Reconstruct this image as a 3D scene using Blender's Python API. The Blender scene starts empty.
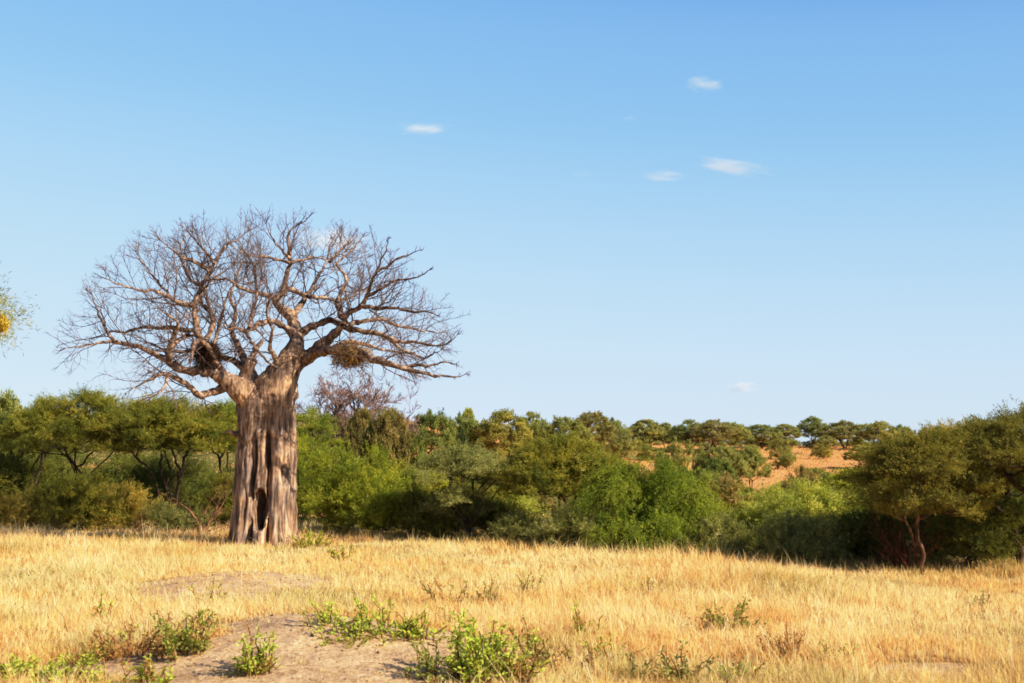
import bpy, math, random
import numpy as np
from mathutils import Vector, noise as mnoise

R_ = np.random.default_rng
scene = bpy.context.scene
COL = scene.collection
rad = math.radians

# ------------------------------------------------------------------ camera model
W_, H_ = 1024, 683
FX = 1422.0
HOR = 445.0
CAMZ = 4.0
PITCH = math.atan((HOR - H_/2)/FX)
cp, sp = math.cos(PITCH), math.sin(PITCH)
SUN_AZ, SUN_EL = 58.0, 32.5          # degrees right of straight behind the viewer / above the horizon

def ray(px, py):
    dx = (px - W_/2)/FX; dy = -(py - H_/2)/FX
    return np.array([dx, cp - dy*sp, sp + dy*cp])
def at(px, py, Y):
    r = ray(px, py)
    return np.array([r[0]*Y/r[1], Y, CAMZ + r[2]*Y/r[1]])

# ------------------------------------------------------------------ noise and terrain
_perm = R_(7).random((256, 256))
def vn(x, y):
    x = np.asarray(x, float); y = np.asarray(y, float)
    xi = np.floor(x).astype(int); yi = np.floor(y).astype(int)
    fx = x - xi; fy = y - yi
    fx = fx*fx*(3-2*fx); fy = fy*fy*(3-2*fy)
    g = lambda a, b: _perm[a & 255, b & 255]
    return (g(xi, yi)*(1-fx) + g(xi+1, yi)*fx)*(1-fy) + (g(xi, yi+1)*(1-fx) + g(xi+1, yi+1)*fx)*fy
def fbm(x, y, o=4):
    s = 0; a = 0.5; t = 0
    for k in range(o):
        s = s + a*vn(x*2**k + 17*k, y*2**k + 5*k); t += a; a *= 0.5
    return s/t
def sm(t):
    t = np.clip(t, 0, 1); return t*t*(3-2*t)
MOUNDS = [(-3.9, 27.8, 2.9, 2.9, 0.62), (-7.9, 41.0, 2.5, 3.6, 0.42), (-5.9, 29.5, 2.5, 2.0, 0.15)]
def gz(x, y):
    x = np.asarray(x, float); y = np.asarray(y, float)
    z = 0.16*(fbm(x*.11+3, y*.11+9, 3) - .5)
    z = z + 0.10*(fbm(x*.5+3, y*.5+9, 2) - .5)*np.clip((75-y)/20, 0, 1)
    z = z - .10*sm((y-26)/26) - .46*sm((x-1)/15)*sm((y-24)/20)
    for mx, my, rx, ry, h in MOUNDS:
        z = z + h*np.exp(-((x-mx)/rx)**2 - ((y-my)/ry)**2)
    z = z - 3*sm((y-72)/75)
    b = np.where(y > 30, x/np.maximum(y, 30)*FX + 512, 512)
    zr = np.interp(b, [-600, 0, 300, 395, 512, 640, 800, 1100, 1700], [10, 12, 12, 11.2, 8.2, 5.6, 4.4, 4.4, 3.4])
    zr = zr + 0.8*(fbm(x*.02+40, y*.02, 3)-.5)
    z = z + (3 + zr)*sm((y-150)/270)
    z = z + 1.2*(fbm(x*.03+4, y*.03, 4)-.5)*sm((y-140)/80)
    z = z - (zr + 5)*sm((y-445)/300)
    return z
def ground_at(px, py):
    r = ray(px, py)
    for Y in np.arange(14, 480, .1):
        t = Y/r[1]
        if CAMZ + r[2]*t <= gz(r[0]*t, Y):
            return np.array([r[0]*t, Y, float(gz(r[0]*t, Y))])
    return np.array([r[0]*400, 400., float(gz(r[0]*400, 400.))])
def bare_mask(x, y):
    """1 where the soil is bare"""
    x = np.asarray(x, float); y = np.asarray(y, float)
    n = 1.15*(fbm(x*.7+11, y*.7+2, 5) - .5)
    e = lambda cx, cy, rx, ry: 1.0 - np.sqrt(((x-cx)/rx)**2 + ((y-cy)/ry)**2)
    m1 = e(-3.5, 25.6, 2.9, 4.9) + n
    m2 = e(-8.0, 41.0, 2.6, 5.2) + n*.9 - .02
    m3 = e(7.8, 26.2, 2.1, 1.5) + n*1.2 - .28
    m4 = e(-7.2, 25.2, 1.9, 1.4) + n - .2
    m = np.maximum(np.maximum(m1, m2), np.maximum(m3, m4))
    return sm((m+.06)/.24)

# ------------------------------------------------------------------ materials
def mat(name):
    m = bpy.data.materials.new(name); m.use_nodes = True
    nt = m.node_tree; nt.nodes.clear()
    return m, nt, nt.nodes.new('ShaderNodeOutputMaterial')
def N(nt, t, **kw):
    n = nt.nodes.new(t)
    for k, v in kw.items():
        if k in n.inputs: n.inputs[k].default_value = v
        else: setattr(n, k, v)
    return n
def mul(nt, a, b):
    m = N(nt, 'ShaderNodeMix', data_type='RGBA', blend_type='MULTIPLY')
    m.inputs['Factor'].default_value = 1
    nt.links.new(a, m.inputs[6])
    if isinstance(b, tuple): m.inputs[7].default_value = b
    else: nt.links.new(b, m.inputs[7])
    return m.outputs[2]
def leaf_material(name, trans=.35, tcol=(1.25, 1.2, .6, 1), rough=.55, spec=.25, objcol=True):
    m, nt, out = mat(name)
    a = N(nt, 'ShaderNodeAttribute', attribute_name='Col')
    c = a.outputs['Color']
    if objcol:
        oi = N(nt, 'ShaderNodeObjectInfo'); c = mul(nt, c, oi.outputs['Color'])
    p = N(nt, 'ShaderNodeBsdfPrincipled', Roughness=rough)
    p.inputs['Specular IOR Level'].default_value = spec
    nt.links.new(c, p.inputs['Base Color'])
    t = N(nt, 'ShaderNodeBsdfTranslucent'); nt.links.new(mul(nt, c, tcol), t.inputs['Color'])
    x = N(nt, 'ShaderNodeMixShader'); x.inputs[0].default_value = trans
    nt.links.new(p.outputs[0], x.inputs[1]); nt.links.new(t.outputs[0], x.inputs[2])
    nt.links.new(x.outputs[0], out.inputs['Surface'])
    return m
M_LEAF = leaf_material('acacia_leaf', .36)
M_WEED = leaf_material('broad_leaf', .35, (1.3, 1.25, .5, 1), .45, .4)
M_GRASS = leaf_material('dry_grass', .42, (1.1, 1.03, .85, 1), .6, .25, False)
def bark_material(name, c1, c2, c3, scale=(9, 9, 1.6), bump=.6, objcol=False, point=False):
    m, nt, out = mat(name)
    tc = N(nt, 'ShaderNodeTexCoord'); mp = N(nt, 'ShaderNodeMapping'); mp.inputs['Scale'].default_value = scale
    nt.links.new(tc.outputs['Object'], mp.inputs['Vector'])
    n1 = N(nt, 'ShaderNodeTexNoise', Scale=1.0, Detail=9, Roughness=.62); nt.links.new(mp.outputs[0], n1.inputs['Vector'])
    n2 = N(nt, 'ShaderNodeTexNoise', Scale=.9, Detail=4); nt.links.new(tc.outputs['Object'], n2.inputs['Vector'])
    r = N(nt, 'ShaderNodeValToRGB'); e = r.color_ramp.elements
    e[0].position = .34; e[0].color = c1; e[1].position = .66; e[1].color = c3
    k = e.new(.5); k.color = c2
    nt.links.new(n1.outputs['Fac'], r.inputs['Fac'])
    r2 = N(nt, 'ShaderNodeValToRGB'); f = r2.color_ramp.elements
    f[0].position = .35; f[0].color = (.62, .58, .58, 1); f[1].position = .65; f[1].color = (1.12, 1.05, .98, 1)
    nt.links.new(n2.outputs['Fac'], r2.inputs['Fac'])
    c = mul(nt, r.outputs['Color'], r2.outputs['Color'])
    if point:
        n4 = N(nt, 'ShaderNodeTexNoise', Scale=1.5, Detail=4, Roughness=.5, Distortion=.4); nt.links.new(tc.outputs['Object'], n4.inputs['Vector'])
        r4 = N(nt, 'ShaderNodeValToRGB'); q4 = r4.color_ramp.elements
        q4[0].position = .36; q4[0].color = (.72, .72, .77, 1); q4[1].position = .62; q4[1].color = (1.12, 1.0, .86, 1)
        nt.links.new(n4.outputs['Fac'], r4.inputs['Fac']); c = mul(nt, c, r4.outputs['Color'])
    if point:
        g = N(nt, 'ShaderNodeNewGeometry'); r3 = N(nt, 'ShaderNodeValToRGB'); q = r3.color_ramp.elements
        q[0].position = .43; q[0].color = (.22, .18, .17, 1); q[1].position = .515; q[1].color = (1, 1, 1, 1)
        nt.links.new(g.outputs['Pointiness'], r3.inputs['Fac']); c = mul(nt, c, r3.outputs['Color'])  # shade of the creases painted into the bark colour
    if objcol:
        oi = N(nt, 'ShaderNodeObjectInfo'); c = mul(nt, c, oi.outputs['Color'])
    p = N(nt, 'ShaderNodeBsdfPrincipled', Roughness=.8); p.inputs['Specular IOR Level'].default_value = .2
    b = N(nt, 'ShaderNodeBump', Strength=bump, Distance=.05); nt.links.new(n1.outputs['Fac'], b.inputs['Height'])
    nt.links.new(b.outputs[0], p.inputs['Normal']); nt.links.new(c, p.inputs['Base Color'])
    nt.links.new(p.outputs[0], out.inputs['Surface'])
    return m
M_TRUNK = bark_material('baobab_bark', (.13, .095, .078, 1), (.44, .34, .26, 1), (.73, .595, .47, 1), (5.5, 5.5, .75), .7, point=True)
M_LIMB = bark_material('baobab_limb_bark', (.085, .055, .043, 1), (.29, .20, .15, 1), (.70, .545, .42, 1), (5, 5, 5), .6)
M_TWIG = bark_material('twig_bark', (.12, .08, .068, 1), (.23, .16, .135, 1), (.33, .245, .20, 1), (2, 2, 2), .2)
M_WOOD = bark_material('acacia_bark', (.05, .035, .025, 1), (.12, .085, .06, 1), (.22, .16, .12, 1), (12, 12, 3), .5, objcol=True)
M_NEST = leaf_material('nest_straw', .15, (1, 1, 1, 1), .8, .1)

# ------------------------------------------------------------------ mesh helpers
def mesh_from(name, V, faces, col=None, smooth=False):
    """faces: list of int arrays, each (n,k)"""
    V = np.ascontiguousarray(V, np.float32)
    me = bpy.data.meshes.new(name)
    me.vertices.add(len(V)); me.vertices.foreach_set('co', V.ravel())
    loops = np.concatenate([f.ravel() for f in faces]).astype(np.int32)
    cnt = np.concatenate([np.full(len(f), f.shape[1], np.int32) for f in faces])
    st = np.zeros(len(cnt), np.int32); st[1:] = np.cumsum(cnt)[:-1]
    me.loops.add(len(loops)); me.loops.foreach_set('vertex_index', loops)
    me.polygons.add(len(cnt)); me.polygons.foreach_set('loop_start', st); me.polygons.foreach_set('loop_total', cnt)
    me.polygons.foreach_set('use_smooth', np.full(len(cnt), smooth, bool))
    if col is not None:
        a = me.attributes.new('Col', 'FLOAT_COLOR', 'POINT')
        c = np.ones((len(V), 4), np.float32); c[:, :3] = col
        a.data.foreach_set('color', c.ravel())
    me.update(calc_edges=True)
    return me
def obj(name, me, material, parent=None, loc=(0, 0, 0)):
    if material and not me.materials: me.materials.append(material)
    o = bpy.data.objects.new(name, me); COL.objects.link(o); o.location = loc
    if parent: o.parent = parent
    return o
def tag(o, label, cat, group=None):
    o['label'] = label; o['category'] = cat
    if group: o['group'] = group
    return o
def thing(name, label, cat, loc, group=None, rz=0):
    o = bpy.data.objects.new(name, None); COL.objects.link(o)
    o.empty_display_size = .3; o.location = tuple(map(float, loc)); o.rotation_euler = (0, 0, rz)
    return tag(o, label, cat, group)
def norm(v):
    return v/np.maximum(np.linalg.norm(v, axis=-1, keepdims=True), 1e-9)
class Tubes:
    def __init__(s): s.by = {}
    def add(s, P, R, ref=None):
        s.by.setdefault(len(P), []).append((np.asarray(P, float), np.asarray(R, float), ref))
    def arrays(s, sides=5):
        VV = []; FF = []; off = 0
        for n, L in s.by.items():
            P = np.array([l[0] for l in L]); Rr = np.array([l[1] for l in L]); m = len(L)
            T = norm(np.gradient(P, axis=1))
            ch = norm(P[:, -1]-P[:, 0])
            ref = np.eye(3)[np.argmin(np.abs(ch), axis=1)]
            for i, l in enumerate(L):
                if l[2] is not None: ref[i] = l[2]
            u = norm(ref[:, None, :] - (ref[:, None, :]*T).sum(-1, keepdims=True)*T)
            v = np.cross(T, u)
            a = np.arange(sides)*2*np.pi/sides
            ring = P[:, :, None, :] + Rr[:, :, None, None]*(np.cos(a)[:, None]*u[:, :, None, :] + np.sin(a)[:, None]*v[:, :, None, :])
            VV.append(ring.reshape(-1, 3))
            i = np.arange(m)[:, None, None]*n*sides; j = np.arange(n-1)[None, :, None]*sides; k = np.arange(sides)[None, None, :]
            k2 = (k+1) % sides
            q = np.stack([i+j+k, i+j+k2, i+j+sides+k2, i+j+sides+k], -1).reshape(-1, 4) + off
            FF.append(q); off += m*n*sides
        return np.concatenate(VV), [np.concatenate(FF)]
    def mesh(s, name, sides=5):
        V, F = s.arrays(sides); return mesh_from(name, V, F, smooth=True)
def leaves_mesh(name, P, A, Nn, L, Wd, C, root=.15):
    """one rhombus per leaf: P base point, A axis, Nn face normal, L length, Wd width, C colour"""
    A = norm(A); B = norm(np.cross(Nn, A)); L = L[:, None]; Wd = Wd[:, None]
    bend = norm(np.cross(A, B))*L*.08
    V = np.stack([P, P+A*L*.45+B*Wd*.5+bend, P+A*L, P+A*L*.45-B*Wd*.5+bend], 1).reshape(-1, 3)
    F = np.arange(len(V)).reshape(-1, 4)
    return mesh_from(name, V, [F], np.repeat(C, 4, axis=0))

# ------------------------------------------------------------------ trees
FOL = np.array([3.4, 3.0, 4.2])
def crown_points(style, H, Wd, rng, n, deep=.45, dome=.16):
    """points where foliage pads sit, with the outward direction of each"""
    Rr = Wd/2
    if style == 'dome':                     # one closed rounded canopy with a few dents, open below
        a = rng.random(n)*2*np.pi; q = np.sqrt(rng.random(n))*1.0
        ph = rng.random(4)*6.28
        edge = 1+.10*np.sin(2*a+ph[0])+.08*np.sin(3*a+ph[1])+.05*np.sin(5*a+ph[2])
        x = Rr*.93*q*edge*np.cos(a); y = Rr*.93*q*edge*np.sin(a)
        top = H*(1-dome*q**2.2)*(1-.13*fbm(x*3.2/Rr+ph[3]*7, y*3.2/Rr+ph[0]*5, 2))+.05*H
        zb = H*(1-deep); u = rng.random(n)**2.0
        P = np.stack([x, y, np.maximum(top-u*np.maximum(top-zb, .06*H), zb*.9)], 1)
        D = np.stack([np.cos(a)*q*1.1, np.sin(a)*q*1.1, .65+0*q], 1)
        return P, norm(D)
    if style == 'umbrella':
        k = max(5, int(n/11)); th = rng.random(k)*2*np.pi + np.arange(k)*2.4; rr = Rr*.74*np.sqrt((np.arange(k)+.4)/k)
        lc = np.stack([rr*np.cos(th), rr*np.sin(th)], 1)
        lt = H*(1 - dome*(rr/Rr)**2)*(1 - .10*rng.random(k)); low = rng.random(k) < .5
        lt = np.where(low & (rr > Rr*.25), lt*(1-deep*(.35+.65*rng.random(k))), lt)
        i = rng.integers(0, k, n); lr = Rr*(.30+.14*rng.random(k))
        a = rng.random(n)*2*np.pi; q = np.sqrt(rng.random(n))
        P = np.zeros((n, 3)); P[:, :2] = lc[i] + (lr[i]*q)[:, None]*np.stack([np.cos(a), np.sin(a)], 1)
        P[:, 2] = lt[i] - .085*H*q**2 - .055*H*np.abs(rng.normal(size=n))
        D = np.stack([np.cos(a)*q, np.sin(a)*q, .45+0*q], 1) + .35*norm(np.c_[P[:, :2], 0*q])
        return P, norm(D)
    k = max(6, int(n/9)); th = rng.random(k)*2*np.pi; rr = Rr*.68*np.sqrt(rng.random(k))
    hh = H*(.13+.66*rng.random(k))*(1-.30*(rr/Rr)**2); hh[0] = H*.78; rr[0] *= .35
    lr = np.stack([Rr*(.30+.18*rng.random(k)), H*(.17+.09*rng.random(k))], 1)
    i = rng.integers(0, k, n); d = norm(rng.normal(size=(n, 3))); d[:, 2] = np.abs(d[:, 2])*1.0 - .28
    d = norm(d); q = .55+.45*np.sqrt(rng.random(n))
    P = np.stack([rr[i]*np.cos(th[i]) + d[:, 0]*lr[i, 0]*q, rr[i]*np.sin(th[i]) + d[:, 1]*lr[i, 0]*q, hh[i] + d[:, 2]*lr[i, 1]*q], 1)
    P[:, 2] = np.clip(P[:, 2], .04*H, H*.97)
    return P, norm(d + .3*norm(np.c_[P[:, :2], P[:, 2]*.4]))
def skeleton(P, H, rng, stems, spread, style):
    """branches joining every pad to a few stems"""
    T = Tubes(); nodes = []; par = []; cost = []
    order = np.argsort(np.linalg.norm(P*np.array([1, 1, .8]), axis=1))
    zt = np.median(P[:, 2])*(.62 if style in ('umbrella', 'dome') else .5)
    for s in range(stems):
        a = rng.random()*6.28 + s*6.28/stems; b = np.array([np.cos(a), np.sin(a), 0])
        base = b*.05*spread*(stems > 1); top = b*spread*(.5+.6*rng.random()) + np.array([0, 0, zt*(.75+.4*rng.random())])
        prev = -1; m = 6
        for j in range(m+1):
            t = j/m; p = base*(1-t) + top*t; p[:2] = base[:2] + (top-base)[:2]*t**1.4
            p = p + rng.normal(size=3)*.018*H*(0 < j < m)
            if j == 0: p[2] = -.15
            nodes.append(p); par.append(prev); cost.append(t*zt*.5); prev = len(nodes)-1
    nb = np.array(nodes); usable = [j for j in range(len(nodes)) if j % 7 >= 3]
    use = np.array(usable)
    allp = [n for n in nodes]
    for idx in order:
        p = P[idx]; q = np.array([allp[u] for u in use]); c = np.array([cost[u] for u in use])
        d = np.linalg.norm(q-p, axis=1) + .35*c + np.where(q[:, 2] > p[2]+.02*H, .35*H, 0)
        j = use[np.argmin(d)]; a = allp[j]; L = np.linalg.norm(p-a); m = 3; prev = j
        for s in range(1, m+1):
            t = s/m; x = a*(1-t) + p*t; x[2] += .10*L*math.sin(t*math.pi)*(1 if style not in ('umbrella', 'dome') else -.6)
            x = x + rng.normal(size=3)*.04*L*(s < m)
            allp.append(x); par.append(prev); cost.append(cost[prev]+L/m); prev = len(allp)-1
            use = np.append(use, prev)
    n = len(allp); w = np.zeros(n)
    kids = [[] for _ in range(n)]
    for i in range(n):
        if par[i] >= 0: kids[par[i]].append(i)
    for i in range(n-1, -1, -1):
        if not kids[i]: w[i] = 1
        if par[i] >= 0: w[par[i]] += w[i]
    return allp, par, kids, w
def build_tree(style, H, Wd, seed, pads=70, sprays=12, per=16, leaf=(.13, .042), col=((.10, .12, .022), (.16, .165, .032)), stems=3, spread=None, r0=.12, sprayL=.6, wood_sides=6, bare=0., deep=.45, dome=.16):
    rng = R_(seed)
    P, D = crown_points(style, H, Wd, rng, pads, deep, dome)
    allp, par, kids, w = skeleton(P, H, rng, stems, spread if spread is not None else Wd*.18, style)
    rw = r0*np.sqrt(w/w.max())**.85; rw = np.maximum(rw, r0*.09)
    T = Tubes()
    for i in range(len(allp)):                      # chains
        if par[i] < 0 or len(kids[par[i]]) > 1 and max(kids[par[i]], key=lambda k: w[k]) != i:
            ch = [par[i]] if par[i] >= 0 else []; c = i
            while True:
                ch.append(c)
                if not kids[c]: break
                c = max(kids[c], key=lambda k: w[k])
            rr = rw[ch].copy()
            if par[i] >= 0: rr[0] = min(rr[0], rr[1]*1.25)
            else: rr[0] *= 1.35
            T.add([allp[k] for k in ch], rr)
    trunk = T.mesh('trunk', wood_sides)
    keep = rng.random(pads) >= bare
    P2, D2 = P[keep], D[keep]; pads = len(P2)
    m = pads*sprays
    pi = np.repeat(np.arange(pads), sprays)
    sc = .75+.5*rng.random(pads)
    if style in ('umbrella', 'dome'):
        sd = norm(rng.normal(size=(m, 3))*np.array([1, 1, .30]) + D2[pi]*.7 + np.array([0, 0, .10]))
    elif style == 'weeping':
        sd = norm(rng.normal(size=(m, 3))*.55 + D2[pi]*.75 + np.array([0, 0, -.15]))
    else:
        sd = norm(rng.normal(size=(m, 3))*.6 + D2[pi]*.8 + np.array([0, 0, .35]))
    sl = sprayL*(.6+.7*rng.random(m))*sc[pi]
    so = P2[pi] + rng.normal(size=(m, 3))*sprayL*.22*np.array([1, 1, .5 if style in ('umbrella', 'dome') else .8])
    k = m*per; si = np.repeat(np.arange(m), per); t = rng.random(k)**.8
    droop = {'umbrella': -.12, 'dome': -.06, 'weeping': -.75, 'bush': -.10}[style]
    LP = so[si] + sd[si]*(t*sl[si])[:, None] + np.array([0, 0, 1])*(droop*t*t*sl[si])[:, None] + rng.normal(size=(k, 3))*leaf[0]*.35
    tang = sd[si] + np.array([0, 0, 1])*(droop*2*t)[:, None]
    A = norm(tang*.8 + rng.normal(size=(k, 3))*.55)
    Nn = norm(D2[pi][si]*.8 + np.array([0, 0, .45]) + rng.normal(size=(k, 3))*.34)
    c0, c1 = np.array(col[0]), np.array(col[1])
    f = np.clip(.5 + .32*rng.normal(size=pads)[pi][si] + .15*rng.normal(size=k) + .25*(t-.5), 0, 1)[:, None]
    C = FOL*(c0*(1-f) + c1*f)*(1 + .09*rng.normal(size=(k, 1)))
    dry = rng.random(k) < .03; C[dry] = np.array([.20, .15, .06])
    s = (.7+.6*rng.random(k))
    crown = leaves_mesh('crown', LP, A, Nn, leaf[0]*s, leaf[1]*s, np.clip(C, .005, 1))
    return trunk, crown
def put_tree(name, label, cat, meshes, loc, group=None, rz=0, scale=None, tint=(1, 1, 1), wood=(1, 1, 1)):
    t = thing(name, label, cat, loc, group, rz)
    if scale: t.scale = scale
    a = obj('trunk' if 'tree' in name else 'stems', meshes[0], M_WOOD, t); a.color = (*wood, 1)
    b = obj('crown' if 'tree' in name else 'foliage', meshes[1], M_LEAF, t); b.color = (*tint, 1)
    return t
def spot(px, top, wpx, Y, sink=0):
    p = at(px, top, Y); g = float(gz(p[0], Y)); return (p[0], Y, g-sink), p[2]-g+sink, wpx*Y/FX
# ------------------------------------------------------------------ ground
def axis(lo, hi, step, grow, far):
    a = list(np.arange(lo, hi+step/2, step)); s = step
    while a[-1] < far: s *= grow; a.append(a[-1]+s)
    s = step
    while a[0] > -far: s *= grow; a.insert(0, a[0]-s)
    return np.array(a)
gx = axis(-32, 32, .36, 1.06, 9000); gy = axis(14, 74, .36, 1.018, 9000); gy = gy[gy > -800]
X, Y = np.meshgrid(gx, gy); Z = gz(X, Y)
V = np.stack([X, Y, Z], -1).reshape(-1, 3); nx = len(gx); ny = len(gy)
i, j = np.meshgrid(np.arange(nx-1), np.arange(ny-1)); a = (j*nx+i).ravel()
F = np.stack([a, a+1, a+nx+1, a+nx], 1)
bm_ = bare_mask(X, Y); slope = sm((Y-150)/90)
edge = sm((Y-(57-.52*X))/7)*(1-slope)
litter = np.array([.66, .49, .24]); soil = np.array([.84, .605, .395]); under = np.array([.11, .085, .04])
orange = np.array([.82, .455, .20]); scrub = np.array([.26, .24, .08])
px_ = np.where(Y > 30, X/np.maximum(Y, 30)*FX+512, 512)
cover = sm((fbm(X*.028+5, Y*.028+3, 4) - np.interp(px_, [0, 395, 410, 440, 600, 680, 760, 860, 1100], [.42, .42, .52, .44, .44, .53, .60, .58, .45]))/.08*-1 + .5)
cover = 1-sm((fbm(X*.03+5, Y*.03+3, 4) - (1-np.interp(px_, [0, 395, 410, 440, 600, 680, 760, 860, 1100], [.22, .25, .50, .52, .55, .68, .78, .75, .50])))/.10+.5)
C = litter + (soil-litter)*bm_[..., None]
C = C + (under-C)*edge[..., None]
hill = orange + (scrub-orange)*cover[..., None]
C = C + (hill-C)*slope[..., None]
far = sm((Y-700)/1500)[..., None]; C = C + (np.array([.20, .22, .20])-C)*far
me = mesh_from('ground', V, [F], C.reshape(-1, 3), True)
at_ = me.attributes.new('Bare', 'FLOAT', 'POINT'); at_.data.foreach_set('value', bm_.ravel().astype(np.float32))
M_G, nt, out = mat('savannah_ground')
tc = N(nt, 'ShaderNodeTexCoord'); at1 = N(nt, 'ShaderNodeAttribute', attribute_name='Col')
n1 = N(nt, 'ShaderNodeTexNoise', Scale=1.3, Detail=10, Roughness=.68); nt.links.new(tc.outputs['Object'], n1.inputs['Vector'])
n2 = N(nt, 'ShaderNodeTexNoise', Scale=14, Detail=6, Roughness=.7); nt.links.new(tc.outputs['Object'], n2.inputs['Vector'])
r1 = N(nt, 'ShaderNodeValToRGB'); e = r1.color_ramp.elements
e[0].position = .3; e[0].color = (.66, .62, .60, 1); e[1].position = .7; e[1].color = (1.25, 1.2, 1.15, 1)
r2 = N(nt, 'ShaderNodeValToRGB'); e = r2.color_ramp.elements
e[0].position = .3; e[0].color = (.70, .66, .62, 1); e[1].position = .62; e[1].color = (1.12, 1.12, 1.1, 1)
nt.links.new(n1.outputs['Fac'], r1.inputs['Fac']); nt.links.new(n2.outputs['Fac'], r2.inputs['Fac'])
c = mul(nt, mul(nt, at1.outputs['Color'], r1.outputs['Color']), r2.outputs['Color'])
p = N(nt, 'ShaderNodeBsdfPrincipled', Roughness=.95); p.inputs['Specular IOR Level'].default_value = .1
b1 = N(nt, 'ShaderNodeBump', Strength=.7, Distance=.06); nt.links.new(n2.outputs['Fac'], b1.inputs['Height'])
b2 = N(nt, 'ShaderNodeBump', Strength=.9, Distance=.30); nt.links.new(n1.outputs['Fac'], b2.inputs['Height']); nt.links.new(b1.outputs[0], b2.inputs['Normal'])
nt.links.new(b2.outputs[0], p.inputs['Normal']); nt.links.new(c, p.inputs['Base Color']); nt.links.new(p.outputs[0], out.inputs['Surface'])
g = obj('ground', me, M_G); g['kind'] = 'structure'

# far hill on the horizon at the right
rngh = R_(3); th = np.linspace(0, 1, 60); hv = []; nr = 14
for q in range(nr):
    d = q/(nr-1)
    for t in th:
        xx = 1020 + 900*t; yy = 4200 + 1500*(d-.5)
        hgt = 54*math.sin(math.pi*t)**.8*math.sin(math.pi*d)*(.7+.6*float(fbm(t*6, d*2, 3)))
        hv.append((xx, yy, -6+hgt))
i, j = np.meshgrid(np.arange(59), np.arange(nr-1)); a = (j*60+i).ravel()
me = mesh_from('hill', np.array(hv), [np.stack([a, a+1, a+61, a+60], 1)], np.tile([.15, .20, .25], (len(hv), 1)), True)  # blue of distance haze painted into the hill colour
h = obj('hill', me, M_G); h['kind'] = 'structure'

# ------------------------------------------------------------------ baobab
YB = 58.6; S = YB/FX
BP = at(264.5, 541, YB); BX = BP[0]; BZ = float(gz(BX, YB))
def bp(px, py, d=0.):            # pixel + depth -> point relative to the tree base
    q = at(px, py, YB+d); return q - np.array([BX, YB, BZ])
def catmull(P, n):
    P = np.asarray(P, float); Q = np.vstack([2*P[0]-P[1], P, 2*P[-1]-P[-2]]); out = []
    L = np.r_[0, np.cumsum(np.linalg.norm(np.diff(P[:, :3], axis=0), axis=1))]
    for s in np.linspace(0, L[-1], n):
        k = min(np.searchsorted(L, s, side='right')-1, len(P)-2); t = (s-L[k])/max(L[k+1]-L[k], 1e-6)
        a, b, c, d = Q[k], Q[k+1], Q[k+2], Q[k+3]
        out.append(.5*((2*b) + (c-a)*t + (2*a-5*b+4*c-d)*t*t + (3*b-a-3*c+d)*t**3))
    return np.array(out)
BAO = thing('baobab_tree', 'huge bare baobab with thick fluted grey trunk, hollow and wide leafless crown', 'tree', (BX, YB, BZ))

# trunk: fluted barrel with a hollow
nth, nz = 420, 330; HT = 6.35
th = np.linspace(0, 2*np.pi, nth, endpoint=False); zz = np.linspace(-.4, HT, nz)
TH, ZZ = np.meshgrid(th, zz)
phi = np.degrees((TH - 1.5*np.pi + np.pi) % (2*np.pi) - np.pi)     # 0 faces the viewer, + to the right
base = np.interp(ZZ, [-.4, 0, .25, .9, 2.2, 3.6, 4.6, 5.4, 6.0, 6.35], [1.72, 1.56, 1.46, 1.38, 1.30, 1.24, 1.20, 1.17, 1.10, .9])
gr = np.zeros_like(base)
def groove(c, w, dp, z0, z1, wob, bend=0):
    cc = c + wob*(fbm(ZZ*.8+c, 0*ZZ+c*.3, 3)-.5) + bend*(ZZ-2)
    k = sm((ZZ-z0)/.6)*sm((z1-ZZ)/.7)
    return -dp*np.exp(-((phi-cc+540) % 360 - 180)**2/(2*w*w))*k
for c, w, dp, z0, z1, wob, bd in [(-17, 3.4, .55, -2, 4.7, 6, .8), (14.5, 3.4, .60, -2, 4.9, 6, -1.2), (-47, 4, .15, -2, 4.9, 14, 0), (44, 3, .10, -2, 4.7, 12, 0), (68, 4, .14, -2, 5, 14, 0), (-75, 5, .2, -2, 5, 12, 0),
                                  (30, 2, .06, -2, 3.2, 10, 0), (-31, 2, .06, -2, 3.9, 10, 0), (57, 1.8, .05, .5, 4.2, 9, 0), (110, 6, .25, -2, 5, 15, 0), (150, 6, .25, -2, 5, 15, 0), (-120, 6, .25, -2, 5, 15, 0), (-155, 6, .2, -2, 5, 15, 0)]:
    gr += groove(c, w, dp, z0, z1, wob, bd)
fl = .10*sm((.7-ZZ)/.9)*np.cos(np.radians(phi)*7+fbm(phi*.02, 0*phi, 2)*6) + .05*np.cos(np.radians(phi)*9+.8)*sm((4.8-ZZ)/1.0)
fine = .05*(fbm(phi*.28+60, ZZ*.33, 4)-.5) + .05*(fbm(phi*.08+90, ZZ*.9, 4)-.5) + .10*(fbm(phi*.03, ZZ*.5+8, 3)-.5)
lip = sm((fbm(phi*.07+3, ZZ*.2, 3)-.35)/.3)*np.exp(-((phi-6)/55)**2)*.075*np.exp(-((ZZ-4.45-.18*np.sin(np.radians(phi)*3+1))/.14)**2) - .03*np.exp(-((ZZ-4.22-.18*np.sin(np.radians(phi)*3+1))/.10)**2)
hx = np.radians(phi+1.0)*1.3; hz = ZZ-1.52
hq = np.sqrt((hx/(.35+.03*np.sin(ZZ*5)))**2 + (hz/.82)**2) + .20*(fbm(phi*.22, ZZ*3.1+5, 3)-.5)
hole = -1.2*sm((1.10-hq)/.16) + .03*np.exp(-((hq-1.35)/.2)**2)
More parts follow.
